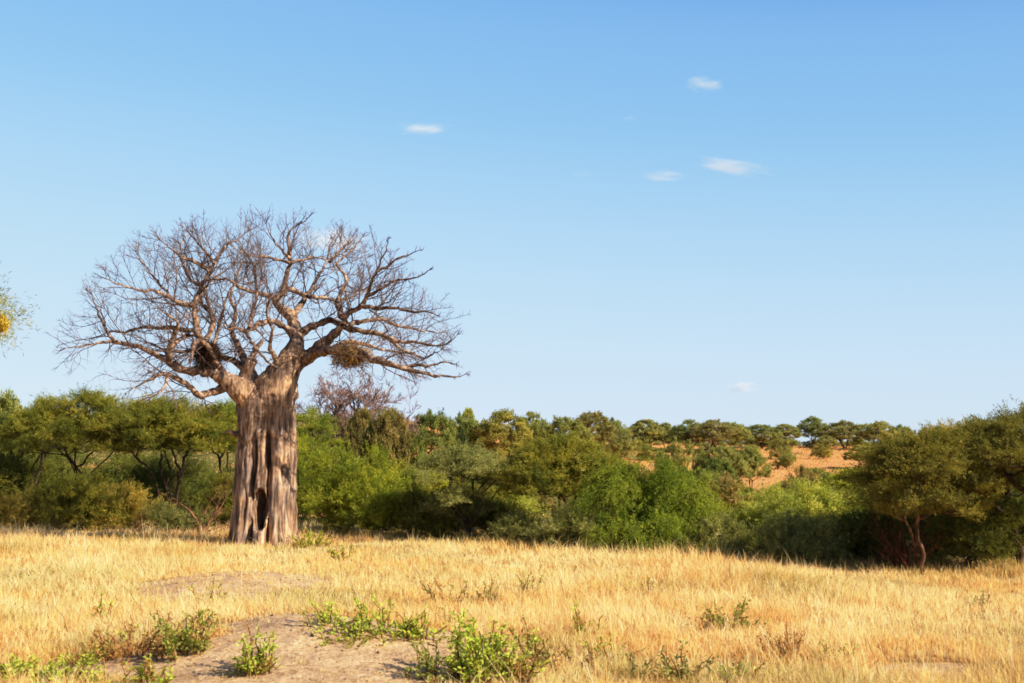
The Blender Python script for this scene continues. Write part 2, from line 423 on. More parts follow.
shadow_dent = -.10*sm((1.02-np.sqrt((np.radians(phi-2)*1.2/.6)**2 + ((ZZ-5.2)/.7)**2))/.5)  # shallow dent shaped where only a cast shadow falls on the trunk
gr = gr*sm((hq-.9)/.5)
RR = base + gr + fl + fine + lip + hole + shadow_dent
V = np.stack([RR*np.cos(TH)*1.0, RR*np.sin(TH)*.95, ZZ], -1).reshape(-1, 3)
lean = np.interp(V[:, 2], [0, 3, 6.3], [0, .02, .06]); V[:, 0] += lean
i, j = np.meshgrid(np.arange(nth), np.arange(nz-1)); i2 = (i+1) % nth
F = np.stack([j*nth+i, j*nth+i2, (j+1)*nth+i2, (j+1)*nth+i], -1).reshape(-1, 4)
V = np.vstack([V, [[0, 0, -.4], [.05, 0, HT+.05]]]); nb_ = len(V)-2
ii = np.arange(nth); T1 = np.stack([np.full(nth, nb_), (ii+1) % nth, ii], 1); T2 = np.stack([np.full(nth, nb_+1), (nz-1)*nth+ii, (nz-1)*nth+(ii+1) % nth], 1)
parts = [(V, [F, T1, T2])]
def fat(pts, seed, sides=22, n=26, knob=.08):
    """closed lumpy limb for the joined upper trunk; pts: px, py, depth, radius px"""
    Q = catmull([np.r_[bp(x, y, d), r*S] for x, y, d, r in pts], n); T = Tubes(); T.add(Q[:, :3], Q[:, 3], np.array([0, 1., 0]))
    Vv, Ff = T.arrays(sides); ax = np.repeat(Q[:, :3], sides, 0); rng = R_(seed)
    dv = Vv-ax; rr = np.linalg.norm(dv, axis=1, keepdims=True)
    k = np.array([mnoise.noise(Vector(v*1.7+seed)) + .5*mnoise.noise(Vector(v*4.5)) for v in Vv])[:, None]
    Vv = ax + dv*(1+knob*2.2*k)
    nv = len(Vv); Vv = np.vstack([Vv, Q[0, :3], Q[-1, :3]]); s = np.arange(sides)
    return Vv, [Ff[0], np.stack([np.full(sides, nv), (s+1) % sides, s], 1), np.stack([np.full(sides, nv+1), nv-sides+s, nv-sides+(s+1) % sides], 1)]
parts += [fat([(268, 415, 0, 24), (275, 393, -.15, 22), (282, 374, -.35, 16.5), (290, 358, -.4, 11.5), (296, 345, -.3, 9), (298, 334, -.2, 7)], 1),
          fat([(256, 422, -.1, 18), (252, 405, -.2, 17), (243, 392, -.5, 13), (232, 384, -.8, 10), (222, 378, -1.0, 7.5), (212, 373, -1.2, 5.5)], 2),
          fat([(283, 382, 0, 12), (297, 364, .1, 8.6), (312, 353, -.2, 6.8), (325, 343, -.5, 5.6), (335, 333, -.8, 4.6), (342, 326, -1.05, 2.6)], 3),
          fat([(262, 412, .5, 14), (256, 392, .9, 10), (250, 376, 1.3, 8), (247, 366, 1.6, 6)], 4),
          fat([(241, 388, -.4, 8), (246, 374, -.6, 5.5), (252, 360, -.9, 4.5)], 6),
          fat([(297, 338, -.1, 6.5), (292, 318, .3, 5.8), (283, 309, .6, 5)], 7)]
VV = []; FF = {3: [], 4: []}; off = 0
for v_, f_ in parts:
    VV.append(v_)
    for f in f_: FF[f.shape[1]].append(f+off)
    off += len(v_)
tmp = bpy.data.objects.new('tmp', mesh_from('tmp', np.vstack(VV), [np.vstack(FF[4]), np.vstack(FF[3])])); COL.objects.link(tmp)
md = tmp.modifiers.new('r', 'REMESH'); md.mode = 'VOXEL'; md.voxel_size = .034; md.use_smooth_shade = True
ms = tmp.modifiers.new('s', 'SMOOTH'); ms.iterations = 2; ms.factor = .5
dg = bpy.context.evaluated_depsgraph_get()
tm = bpy.data.meshes.new_from_object(tmp.evaluated_get(dg)); tm.name = 'trunk'
bpy.data.objects.remove(tmp)
nv = len(tm.vertices); co = np.empty(nv*3, np.float32); no = np.empty(nv*3, np.float32)
tm.vertices.foreach_get('co', co); tm.vertices.foreach_get('normal', no); co = co.reshape(-1, 3); no = no.reshape(-1, 3)
d = np.array([.05*mnoise.noise(Vector((x*5, y*5, z*.9))) + .022*mnoise.noise(Vector((x*13, y*13, z*2.2))) + .010*mnoise.noise(Vector((x*2.2, y*2.2, z*7))) + .05*mnoise.noise(Vector((x*1.3, y*1.3, z*1.1))) + .03*mnoise.noise(Vector((x*2, y*2, z*2))) for x, y, z in co])
co = co + no*d[:, None]; tm.vertices.foreach_set('co', co.ravel().astype(np.float32)); tm.update()
tm.polygons.foreach_set('use_smooth', np.ones(len(tm.polygons), bool)); tm.materials.clear()
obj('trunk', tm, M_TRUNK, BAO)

# limbs traced from the photograph: px, py, radius px; depth at the start and at the tip (m)
LIMBS = [
 (0, .2, -.6, [(297,337,6.5),(296,326,5.5),(290,316,4.8),(282,311,4.4),(276,303,4.2),(277,297,4.1),(283,291,3.8),(286,280,3.3),(288,270,3.0),(291,262,2.6),(289,248,2.2),(288,236,1.8),(293,228,1.4),(303,222,1.0),(311,215,.6)]),
 (0, -.5, -2.6, [(290,263,2.0),(283,261,1.7),(274,259,1.5),(264,256,1.3),(254,257,1.1),(244,254,.9),(236,249,.6)]),
 (0, -.5, 2.2, [(291,263,2.0),(300,260,1.7),(312,257,1.4),(324,259,1.2),(334,258,1.0),(345,252,.6)]),
 (0, .2, 3.2, [(283,291,3.2),(293,289,3.0),(302,294,2.9),(314,297,2.7),(326,298,2.4),(338,301,2.0),(350,298,1.5),(362,292,1.0),(374,288,.6)]),
 (0, .1, -1.8, [(276,299,3.2),(266,295,2.8),(256,293,2.5),(247,291,2.3),(238,286,2.0),(228,279,1.7),(218,279,1.4),(210,281,1.1),(200,276,.7)]),
 (0, -.2, -2.2, [(297,340,5.2),(290,331,4.3),(282,325,4.0),(272,321,3.7),(262,323,3.4),(253,328,3.2),(244,331,2.9),(236,328,2.0),(228,330,1.4),(222,322,.8)]),
 (0, -1.8, -3.2, [(245,331,2.2),(250,339,1.9),(255,347,1.8),(262,356,1.7),(270,363,1.6),(278,368,1.2)]),
 (0, -.2, -2.4, [(298,336,5.2),(308,328,4.4),(320,323,3.9),(331,320,3.7),(339,324,3.7),(346,328,3.7),(360,331,3.4),(376,333,3.1),(388,337,2.8),(400,342,2.4),(416,342,2.1),(430,345,1.8),(441,346,1.3),(450,342,.9),(457,335,.5)]),
 (0, -1.2, 1.2, [(344,325,3.6),(341,313,3.4),(337,304,3.2),(340,294,3.0),(346,282,2.5),(343,272,2.0),(337,265,1.7),(346,256,1.4),(355,247,1.1),(363,236,.6)]),
 (0, -1.2, -3.6, [(343,317,3.4),(352,311,3.1),(361,306,2.9),(366,298,2.6),(370,286,2.1),(376,273,1.7),(381,260,1.3),(386,250,1.0),(388,240,.6)]),
 (0, -2.8, -4.4, [(366,297,2.0),(375,293,1.8),(385,286,1.5),(396,281,1.3),(410,279,1.1),(422,275,.9),(430,270,.5)]),
 (0, -1.4, 1.0, [(346,327,2.8),(358,322,2.5),(372,320,2.3),(384,319,2.2),(392,324,2.1),(402,326,1.8),(414,329,1.5),(428,331,1.1),(440,333,.7)]),
 (0, -2.0, -4.6, [(362,306,2.6),(375,308,2.3),(388,308,2.1),(400,309,1.8),(414,312,1.5),(426,311,1.1),(438,316,.7)]),
 (0, -.1, -6.2, [(312,353,5.6),(332,350,5.2),(348,352,5.0),(362,352,4.8),(373,359,4.4),(386,363,4.0),(402,368,3.4),(418,372,2.8),(434,375,2.3),(447,376,1.6),(458,377,.9),(466,374,.5)]),
 (0, -.7, -1.8, [(384,335,2.4),(394,343,2.0),(403,350,1.7),(413,354,1.5),(424,358,1.2),(434,354,.9),(441,350,.5)]),
 (0, -1.0, -2.8, [(222,378,6.8),(212,372,6.0),(200,371,5.6),(188,371,5.2),(180,369,5.0),(173,364,4.6),(168,360,4.3),(161,357,4.0),(151,352,3.7),(142,348,3.4),(132,345,3.1),(121,343,2.7),(112,342,2.4),(103,342,2.0),(94,344,1.6),(84,346,1.3),(75,347,1.0),(66,348,.6)]),
 (0, -2.3, -.4, [(116,342,2.0),(110,336,1.8),(104,326,1.6),(99,314,1.4),(95,304,1.1),(92,294,.6)]),
 (0, -1.8, -4.2, [(169,361,3.6),(169,352,3.2),(171,343,2.9),(175,334,2.5),(178,326,1.8),(172,318,1.3),(163,312,.9),(155,303,.5)]),
 (0, -2.0, .6, [(171,347,2.6),(179,341,2.3),(187,336,2.1),(195,334,1.6),(203,328,1.0),(209,318,.6)]),
 (0, -.6, -3.0, [(232,384,6),(221,389,4.8),(210,393,4.4),(199,395,4.0),(193,390,3.7),(186,384,3.4),(178,380,3.2),(169,375,3.1),(160,374,2.8),(152,378,2.4),(143,383,1.5),(133,388,.8)]),
 (0, -2.4, -3.6, [(168,375,2.4),(166,383,2.0),(163,389,1.6),(157,394,1.1),(149,397,.6)]),
 (0, -1.0, -2.4, [(226,376,4.4),(217,364,3.7),(212,353,3.4),(206,344,3.3),(199,341,3.2),(194,346,3.0),(192,355,2.6),(190,363,2.2)]),
 (0, -1.6, .4, [(205,344,3.8),(199,336,3.8),(196,325,3.7),(195,312,3.6),(196,300,3.4),(200,292,3.2),(205,282,3.1),(210,271,2.9),(215,262,2.3),(221,252,1.8),(227,245,1.4),(238,240,1.0),(247,232,.5)]),
 (0, -1.6, 2.2, [(206,342,3.2),(211,330,3.1),(213,319,3.0),(209,311,2.9),(203,305,2.7),(200,296,2.3),(206,287,1.9),(214,278,1.5),(224,272,1.2),(232,263,.6)]),
 (0, -.6, -3.4, [(210,271,2.6),(203,266,2.3),(194,262,2.1),(184,258,1.8),(175,252,1.4),(167,246,1.0),(160,240,.6)]),
 (0, -.2, 1.8, [(203,286,2.0),(193,281,1.7),(184,268,1.5),(180,255,1.1),(182,243,.9),(190,232,.6)]),
 (0, -1.2, -4.2, [(197,307,3.0),(189,305,2.7),(179,302,2.5),(169,297,2.3),(160,293,2.1),(152,290,1.9),(142,290,1.7),(130,288,1.3),(117,284,1.0),(104,278,.7)]),
 (0, -1.4, 1.8, [(197,330,2.8),(188,331,2.6),(176,328,2.5),(160,328,2.3),(146,327,2.1),(134,329,1.9),(122,333,1.5),(112,331,1.1),(102,335,.7)]),
 (0, -.9, -1.0, [(212,348,2.2),(216,335,2.0),(220,321,1.8),(224,306,1.6),(229,293,1.4),(236,283,1.2),(246,277,.8),(254,268,.5)]),
 (0, -.8, -.2, [(248,366,4.4),(253,355,4.0),(258,347,3.6),(262,340,2.8)]),
 (0, -1.6, 1.4, [(249,328,2.2),(252,314,2.0),(256,301,1.9),(257,288,1.7),(255,274,1.3),(252,264,.9),(247,256,.5)]),
 (0, .6, 4.6, [(292,318,4),(300,306,3.4),(310,290,2.8),(318,276,2.2),(326,262,1.6),(330,246,1.1),(336,234,.6)]),
 (0, 1.5, 5.2, [(248,368,4.5),(240,350,3.8),(232,330,3.2),(236,312,2.6),(230,296,2.0),(238,276,1.4),(244,258,.8)]),
 (0, 1.4, 4.4, [(250,372,4.5),(232,360,3.8),(214,356,3.2),(196,350,2.7),(176,352,2.2),(156,346,1.6),(138,336,.9)]),
 (0, .6, 4.8, [(310,355,4.5),(328,350,3.6),(346,342,3.0),(364,344,2.4),(384,350,1.8),(404,352,1.2),(420,346,.7)]),
 (0, -.4, -4.4, [(284,372,3.2),(276,360,2.8),(270,346,2.3),(272,330,1.9),(266,312,1.5),(270,296,1.1),(267,282,.6)]),
 (0, -.8, .8, [(214,264,1.8),(206,252,1.5),(196,241,1.2),(188,232,.9),(182,226,.6)]),
 (0, -.4, -1.2, [(290,258,1.8),(281,249,1.4),(274,240,1.1),(268,231,.8),(266,224,.5)]),
 (0, .4, 1.6, [(330,262,1.7),(340,250,1.4),(350,240,1.1),(356,232,.6)]),
 (0, -2.6, -3.4, [(376,272,1.7),(388,266,1.5),(398,258,1.2),(410,254,.9),(420,250,.5)]),
 (0, -1.8, -1.0, [(172,298,1.8),(160,284,1.5),(150,272,1.2),(142,262,.9),(136,252,.5)]),
 (0, -3.9, -4.6, [(403,368,2.2),(416,365,1.8),(430,366,1.5),(444,362,1.1),(456,364,.6)]),
 (0, -.2, -.3, [(236,434,3.2),(232,433,2.6),(228,431,2.0),(225,432,1.2)]),
]
CROWN_C = bp(265, 352, 0)
def inside(p):
    c = CROWN_C
    dz = p[2]-c[2]
    rx = 8.2; ry = 8.6; rz = 5.6 if dz > 0 else 2.5
    return ((p[0]-c[0])/rx)**2 + ((p[1]-c[1])/ry)**2 + (dz/rz)**2
def rot(v, ax, a):
    return v*math.cos(a) + np.cross(ax, v)*math.sin(a) + ax*np.dot(ax, v)*(1-math.cos(a))
def grow(T, p, d, L, r, lvl, rng):
    L *= float(np.clip((1.16-inside(p))/.34, .38, 1))
    n = {0: 7, 1: 5, 2: 4}[lvl]; pts = [p]; st = L/(n-1); out = p-CROWN_C
    for k in range(n-1):
        o = norm(pts[-1]-CROWN_C); low = pts[-1][2] < CROWN_C[2]+.3
        lift = np.array([0, 0, -.10 if low and rng.random() < .55 else .10])
        d = norm(d + rng.normal(size=3)*(.19 if lvl < 2 else .15) + o*.07 + lift)
        pts.append(pts[-1]+d*st)
        if inside(pts[-1]) > 1.0+.22*rng.random() and k >= 1: break
    pts = np.array(pts); m = len(pts)
    T.add(pts, r*np.linspace(1, .36, m))
    if lvl == 2: return
    cnt = max(2, int(L/(.27 if lvl == 0 else .22)))
    for c in range(cnt):
        t = (.12+.86*(c+rng.random())/cnt)*(m-1); k = min(int(t), m-2); q = pts[k]*(1-t+k)+pts[k+1]*(t-k)
        dd = norm(pts[k+1]-pts[k]); ax = norm(np.cross(dd, norm(rng.normal(size=3))))
        nd = rot(dd, ax, rad(rng.uniform(30, 70)))
        fr = 1-.55*t/(m-1)
        if lvl == 0: grow(T, q, nd, rng.uniform(.6, 1.5)*fr*min(1, L/1.5), max(.0095, r*.48), 1, rng)
        else: grow(T, q, nd, rng.uniform(.32, .78)*(.6+.4*fr), max(.0056, r*.55), 2, rng)
ntw = 0
for li, (_, d0, d1, pts) in enumerate(LIMBS):
    rng = R_(100+li); n = len(pts)
    lens = np.r_[0, np.cumsum([math.hypot(pts[k+1][0]-pts[k][0], pts[k+1][1]-pts[k][1]) for k in range(n-1)])]; f = lens/lens[-1]
    Q = catmull([np.r_[bp(x, y, d0+(d1-d0)*(f[k]**1.2 if d1 > -6 else min(1, f[k]*2.2)**.8*.66)), r*S*(.92-.34*f[k])] for k, (x, y, r) in enumerate(pts)], n*3)
    sides = 12 if pts[0][2] > 3 else 8
    T = Tubes(); Q[1:-1, :3] += rng.normal(size=(len(Q)-2, 3))*.018
    T.add(Q[:, :3], Q[:, 3]*(1+.10*rng.normal(size=len(Q))*(Q[:, 3] > .05)), np.array([0, 1., 0.]))
    V, F = T.arrays(sides); ax = np.repeat(Q[:, :3], sides, 0)
    k = np.array([mnoise.noise(Vector(v*3.2+7*li)) for v in V])[:, None]; V = ax+(V-ax)*(1+.22*k)
    br = obj('branch', mesh_from('branch', V, F, smooth=True), M_LIMB, BAO)
    if li == len(LIMBS)-1: continue
    T = Tubes(); L = lens[-1]*S; s0 = .9 if pts[0][2] > 4 else .35; m = len(Q)
    acc = np.r_[0, np.cumsum(np.linalg.norm(np.diff(Q[:, :3], axis=0), axis=1))]
    s = s0
    while s < acc[-1]:
        k = min(np.searchsorted(acc, s)-1, m-2); k = max(k, 0); t = (s-acc[k])/(acc[k+1]-acc[k]); q = Q[k, :3]*(1-t)+Q[k+1, :3]*t; r = Q[k, 3]
        dd = norm(Q[k+1, :3]-Q[k, :3]); ax_ = norm(np.cross(dd, norm(rng.normal(size=3)+np.array([0, -.1, .25]))))
        nd = rot(dd, ax_, rad(rng.uniform(35, 70))); fr = s/acc[-1]
        if r < .17 or rng.random() < .5:
            grow(T, q, nd, rng.uniform(.9, 2.4)*(1.15-.3*fr), min(.034, max(.015, r*.38)), 0, rng)
        s += rng.uniform(.22, .42) if r < .1 else rng.uniform(.40, .8)
    e = Q[-1, :3]; dd = norm(Q[-1, :3]-Q[-4, :3])
    for _k in range(3): grow(T, e, norm(dd+rng.normal(size=3)*.35), rng.uniform(.6, 1.1), .016, 1, rng)
    ntw += sum(len(v) for v in T.by.values())
    obj('twigs', T.mesh('twigs', 3), M_TWIG, br)
print('twigs', ntw)

# straw nests lodged in the branches
def nest(px, py, d, w, h, seed, label, c0, c1, n=2600):
    rng = R_(seed); p = bp(px, py, d)+np.array([BX, YB, BZ])
    q = norm(rng.normal(size=(n, 3)))*(rng.random((n, 1))**.4)*np.array([w, w*.8, h])/2
    q *= 1+.75*np.array([mnoise.noise(Vector(v*2.6+seed)) for v in q])[:, None]
    A = norm(np.cross(q, rng.normal(size=(n, 3))) + .35*rng.normal(size=(n, 3))); Nn = norm(q+.2*rng.normal(size=(n, 3)))
    f = rng.random((n, 1)); C = np.array(c0)*(1-f)+np.array(c1)*f
    o = obj('bird_nest', leaves_mesh('bird_nest', q, A, Nn, .18+.38*rng.random(n)**2, .016+.016*rng.random(n), C), M_NEST, None, tuple(p))
    tag(o, label, 'bird nest')
nest(351, 356, -2.8, 1.45, .95, 5, 'round straw nest hanging under the low right baobab limb', (.22, .13, .05), (.42, .27, .12))
nest(207, 357, -1.1, 1.05, 1.15, 6, 'dark twiggy nest wedged in the left baobab fork', (.06, .035, .025), (.16, .09, .06), 3600)
# ------------------------------------------------------------------ trees and bushes at the field's edge
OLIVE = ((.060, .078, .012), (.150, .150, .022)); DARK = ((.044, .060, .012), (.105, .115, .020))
BRIGHT = ((.062, .092, .010), (.165, .180, .020)); GREY = ((.078, .094, .026), (.150, .162, .045)); LIGHT = ((.095, .125, .020), (.215, .230, .045))
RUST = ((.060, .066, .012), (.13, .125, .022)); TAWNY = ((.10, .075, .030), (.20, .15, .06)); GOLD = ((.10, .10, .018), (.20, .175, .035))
GE = 'acacias and bushes along the edge of the field'
NEAR = [
 # name, style, px, top row, width px, distance, palette, pads, sprays, per, stems, options, label, category
 ('umbrella_thorn_tree','dome', 92,395,165,72.5,OLIVE,150,17,18,6,{'deep':.42,'dome':.26}, 'broad flat-topped green acacia, tallest of the clump left of the baobab','tree'),
 ('umbrella_thorn_tree','dome',172,401,150,72,OLIVE,140,17,18,6,{'deep':.40,'dome':.22}, 'flat-topped acacia with many thin dark stems standing just left of the baobab trunk','tree'),
 ('umbrella_thorn_tree','dome',228,407,84,78,BRIGHT,60,14,17,4,{}, 'small bright-topped acacia partly hidden behind the left side of the baobab trunk','tree'),
 ('umbrella_thorn_tree','dome', 28,414,120,80,DARK,90,14,17,5,{}, 'dark shaded acacia reaching past the left edge of the picture','tree'),
 ('leafy_bush','bush', 80,473,120,69.5,OLIVE,100,13,16,6,{}, 'wide olive bush in front of the tallest left acacia','bush'),
 ('leafy_bush','bush', 22,492, 80,69,GOLD,60,13,16,6,{}, 'low yellowish bush at the left edge of the field','bush'),
 ('leafy_bush','bush',132,486, 78,69,GOLD,60,12,15,6,{}, 'thin olive bush with bare lower twigs, beside the wide bush left of the baobab','bush'),
 ('leafy_bush','bush',182,508, 66,67,GREY,40,10,14,7,{'bare':.25}, 'low greyish half-bare bush under the stems of the acacia left of the baobab','bush'),
 ('leafy_bush','bush',345,441,140,65.5,BRIGHT,120,15,17,6,{}, 'big rounded bright green bush just right of the baobab trunk','bush'),
 ('leafy_bush','bush',304,432, 64,74,BRIGHT,50,14,17,5,{}, 'green bush close behind the right side of the baobab trunk','bush'),
 ('umbrella_thorn_tree','dome',306,409,76,100,BRIGHT,50,14,16,4,{}, 'green flat-topped acacia above the bushes right of the baobab trunk','tree'),
 ('leafy_bush','bush',398,462, 56,68,OLIVE,45,13,16,5,{}, 'olive bush between the big bright bush and the grey-green tree','bush'),
 ('leafy_bush','bush',413,494, 42,62.5,DARK,40,14,16,5,{}, 'small dark bush at the grass edge right of the big bright bush','bush'),
 ('thorn_tree','umbrella',470,444,118,61,GREY,100,14,16,5,{}, 'grey-green feathery acacia with several thin trunks right of the baobab','tree'),
 ('leafy_bush','bush',440,486, 60,63,OLIVE,40,12,15,6,{}, 'olive bush under the left side of the grey-green feathery acacia','bush'),
 ('thorn_tree','dome',560,433,118,60,OLIVE,120,16,17,4,{'deep':.52,'dome':.34}, 'olive acacia with forked trunk showing, near the middle of the treeline','tree'),
 ('leafy_bush','bush',515,468, 60,68,LIGHT,45,12,15,5,{}, 'pale green bush behind the gap left of the middle olive acacia','bush'),
 ('weeping_thorn_tree','weeping',642,446,140,56.5,BRIGHT,130,15,18,3,{'tint':(.82,.90,.9)}, 'rounded vivid green tree with drooping sprays, right of the middle olive acacia','tree'),
 ('leafy_bush','bush',566,500, 66,56.5,GREY,50,11,15,7,{'bare':.1}, 'grey low bush at the grass edge below the middle olive acacia','bush'),
 ('leafy_bush','bush',520,508, 50,59,GREY,36,11,15,7,{'bare':.15}, 'smaller grey bush at the grass edge left of the middle forked trunk','bush'),
 ('leafy_bush','bush',722,495, 90,58,BRIGHT,70,13,16,6,{}, 'green bush leaning against the right side of the vivid drooping tree','bush'),
 ('leafy_bush','bush',716,512, 56,55,GREY,40,12,15,6,{}, 'low grey-green bush at the grass edge right of the vivid drooping tree','bush'),
 ('leafy_bush','bush',788,474,130,58,LIGHT,110,14,16,6,{}, 'large pale yellow-green bush below the orange slope','bush'),
 ('leafy_bush','bush',795,503, 96,53.5,GREY,70,12,15,8,{'bare':.15}, 'greyish twiggy bush in front of the large pale yellow-green bush','bush'),
 ('leafy_bush','bush',850,488, 64,60,OLIVE,50,13,16,5,{}, 'olive bush between the pale bush and the pink-trunked acacia','bush'),
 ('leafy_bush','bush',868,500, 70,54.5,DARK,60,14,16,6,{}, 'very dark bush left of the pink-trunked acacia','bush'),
 ('thorn_tree','dome',921,437,124,50.5,RUST,120,15,16,2,{'wood':(1.7,1.4,1.2),'r0':.075,'deep':.56,'dome':.34}, 'olive acacia with slim forked pinkish trunk at the right of the field','tree'),
 ('umbrella_thorn_tree','dome',1022,411,190,52,RUST,140,15,17,3,{'r0':.19,'deep':.52,'dome':.26}, 'big spreading acacia with dark leaning trunk at the right edge','tree'),
 ('umbrella_thorn_tree','dome',962,424,100,66,GOLD,70,14,16,4,{}, 'golden-green acacia top rising behind the pink-trunked acacia','tree'),
 ('leafy_bush','bush',1110,470,150,55,OLIVE,70,13,16,6,{}, 'olive bush just beyond the right edge of the picture','bush'),
 ('leafy_bush','bush',-70,450,150,70,OLIVE,70,13,16,6,{}, 'olive bush just beyond the left edge of the picture','bush'),
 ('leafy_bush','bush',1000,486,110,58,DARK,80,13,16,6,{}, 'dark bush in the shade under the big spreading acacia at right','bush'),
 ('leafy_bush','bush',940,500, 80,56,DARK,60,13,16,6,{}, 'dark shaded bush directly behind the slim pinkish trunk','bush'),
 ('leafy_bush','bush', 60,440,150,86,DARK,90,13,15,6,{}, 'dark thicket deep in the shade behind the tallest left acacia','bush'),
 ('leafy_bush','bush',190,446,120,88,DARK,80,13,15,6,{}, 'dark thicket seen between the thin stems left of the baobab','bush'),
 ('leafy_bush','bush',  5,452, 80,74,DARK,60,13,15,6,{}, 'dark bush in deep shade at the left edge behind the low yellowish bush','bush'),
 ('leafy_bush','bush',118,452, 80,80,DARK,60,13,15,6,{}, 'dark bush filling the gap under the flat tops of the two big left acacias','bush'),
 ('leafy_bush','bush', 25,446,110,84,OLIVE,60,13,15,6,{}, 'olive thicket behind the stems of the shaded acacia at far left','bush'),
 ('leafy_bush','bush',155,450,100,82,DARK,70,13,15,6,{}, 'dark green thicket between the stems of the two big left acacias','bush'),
 ('leafy_bush','bush',226,478, 60,72,OLIVE,50,13,15,6,{}, 'olive bush half hidden by the left side of the baobab foot','bush'),
 ('leafy_bush','bush',378,480, 84,63.5,BRIGHT,60,13,15,6,{}, 'bright green skirt bush at the right front of the big rounded one','bush'),
 ('leafy_bush','bush',492,492, 60,64,OLIVE,50,12,15,6,{}, 'olive bush filling the gap between the grey-green and the middle olive acacia','bush'),
 ('leafy_bush','bush',600,486, 70,62,OLIVE,50,12,15,6,{}, 'olive bush in the gap left of the vivid drooping tree','bush'),
 ('leafy_bush','bush',830,512, 70,56,OLIVE,50,12,15,6,{}, 'low olive bush between the greyish twiggy bush and the very dark bush','bush'),
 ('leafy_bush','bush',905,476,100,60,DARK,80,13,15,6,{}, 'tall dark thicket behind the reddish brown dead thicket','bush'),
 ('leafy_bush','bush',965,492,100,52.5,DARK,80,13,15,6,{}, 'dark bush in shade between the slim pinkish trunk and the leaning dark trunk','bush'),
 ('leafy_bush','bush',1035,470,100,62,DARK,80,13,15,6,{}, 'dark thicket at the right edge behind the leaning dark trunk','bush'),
]
for k, (nm, st, px, top, w, Yd, pal, pads, spr, per, stems, op, lab, cat) in enumerate(NEAR):
    loc, Hh, Wd = spot(px, top, w, Yd)
    if 430 < px < 880: Hh -= .30
    ms = build_tree(st, Hh-.10 if st == 'dome' else Hh+.10 if st == 'umbrella' else Hh-.22, Wd*.96, 500+k, int(pads*1.75), spr, int(per*1.85), (.100, .0235), pal, stems+(2 if st in ('umbrella', 'dome') and stems > 2 else 0), r0=op.get('r0', .05 if cat == 'bush' else .075), sprayL=.62 if st != 'weeping' else .85, bare=op.get('bare', 0), dome=op.get('dome', .14 if nm == 'umbrella_thorn_tree' else .30), deep=op.get('deep', .36 if nm == 'umbrella_thorn_tree' else .55))
    put_tree(nm, lab, cat, ms, loc, GE, wood=op.get('wood', (1, 1, 1)), tint=op.get('tint', (1, 1, 1)))

# bare leaning sticks of a dead shrub left of the baobab foot
def sticks(px, Yd, n, Lm, seed, name, label, cat, lean, colr, twig=6):
    rng = R_(seed); p = at(px, 500, Yd); g_ = float(gz(p[0], Yd)); T = Tubes()
    for k in range(n):
        b = rng.normal(size=3)*np.array([.25, .25, 0]); d = norm(np.array(lean)+rng.normal(size=3)*.45); d[2] = abs(d[2])+.15
        L = Lm*rng.uniform(.5, 1.1); m = 8; P = [b]
        for j in range(m-1): d = norm(d+rng.normal(size=3)*.10); P.append(P[-1]+d*L/(m-1))
        P[0][2] = -.1; T.add(P, np.linspace(.05, .012, m)*Lm/3*rng.uniform(.7, 1.3))
        for j in range(twig):
            q = P[rng.integers(2, m)]; e = norm(d+rng.normal(size=3)*.7); Q = [q]
            for s in range(4): e = norm(e+rng.normal(size=3)*.15); Q.append(Q[-1]+e*L*.07*rng.uniform(.6, 1.4))
            T.add(Q, np.linspace(.014, .006, 5)*Lm/3)
    t = thing(name, label, cat, (p[0], Yd, g_)); o = obj('stems', T.mesh('stems', 5), M_WOOD, t); o.color = (*colr, 1)
sticks(200, 66, 8, 3.6, 31, 'dead_shrub', 'dead shrub of bare brown sticks leaning up to the right beside the baobab foot', 'dead shrub', (.75, .1, .7), (2.4, 1.9, 1.5))
sticks(900, 52, 26, 1.9, 32, 'dead_shrub', 'reddish brown dead thicket against the slim pinkish trunk', 'dead shrub', (-.1, 0, 1), (1.9, 1.1, .9), 10)
sticks(138, 67, 12, 1.0, 33, 'dead_shrub', 'tawny dry stalks standing at the grass edge left of the baobab', 'dead shrub', (0, 0, 1), (4.2, 2.9, 1.6), 8)

# ------------------------------------------------------------------ second baobab on the slope and trees of the hill
def bare_tree(H, Wd, seed, trunk_h, r0, limbs, c, dens=1.):
    rng = R_(seed); TT = Tubes(); TW = Tubes()
    m = 9; P = np.array([[.03*H*math.sin(t*2)*t, 0, -.3+t*(trunk_h+.3)] for t in np.linspace(0, 1, m)])
    TT.add(P, r0*np.interp(np.linspace(0, 1, m), [0, .2, 1], [1.25, 1, .8]))
    def br(p, d, L, r, lvl):
        n = 7; pts = [p]
        for k in range(n-1):
            d = norm(d+rng.normal(size=3)*.16+np.array([0, 0, .04])); pts.append(pts[-1]+d*L/(n-1))
        (TT if lvl < 2 else TW).add(pts, np.maximum(r*np.linspace(1, .4, n), .022))
        if lvl == 4: return
        for c_ in range(int([5, 5, 5, 5][lvl]*dens)):
            t = rng.uniform(.25, 1)*(n-1.001); k = int(t); q = pts[k]+(pts[k+1]-pts[k])*(t-k)
            ax = norm(np.cross(d, rng.normal(size=3))); br(q, rot(norm(pts[k+1]-pts[k]), ax, rad(rng.uniform(25, 55))), L*rng.uniform(.42, .72), r*.36, lvl+1)
    for k in range(limbs):
        a = k*6.283/limbs+rng.random()*.6; e = rng.uniform(.25, 1.2)
        br(P[-1]-np.array([0, 0, rng.random()*trunk_h*.15]), norm(np.array([math.cos(a)*math.cos(e), math.sin(a)*math.cos(e), math.sin(e)])), (H-trunk_h)*rng.uniform(.75, .95)*(1 if e > .6 else Wd/2/(H-trunk_h)), r0*.42, 0)
    return TT.mesh('trunk', 7), TW.mesh('crown', 3)
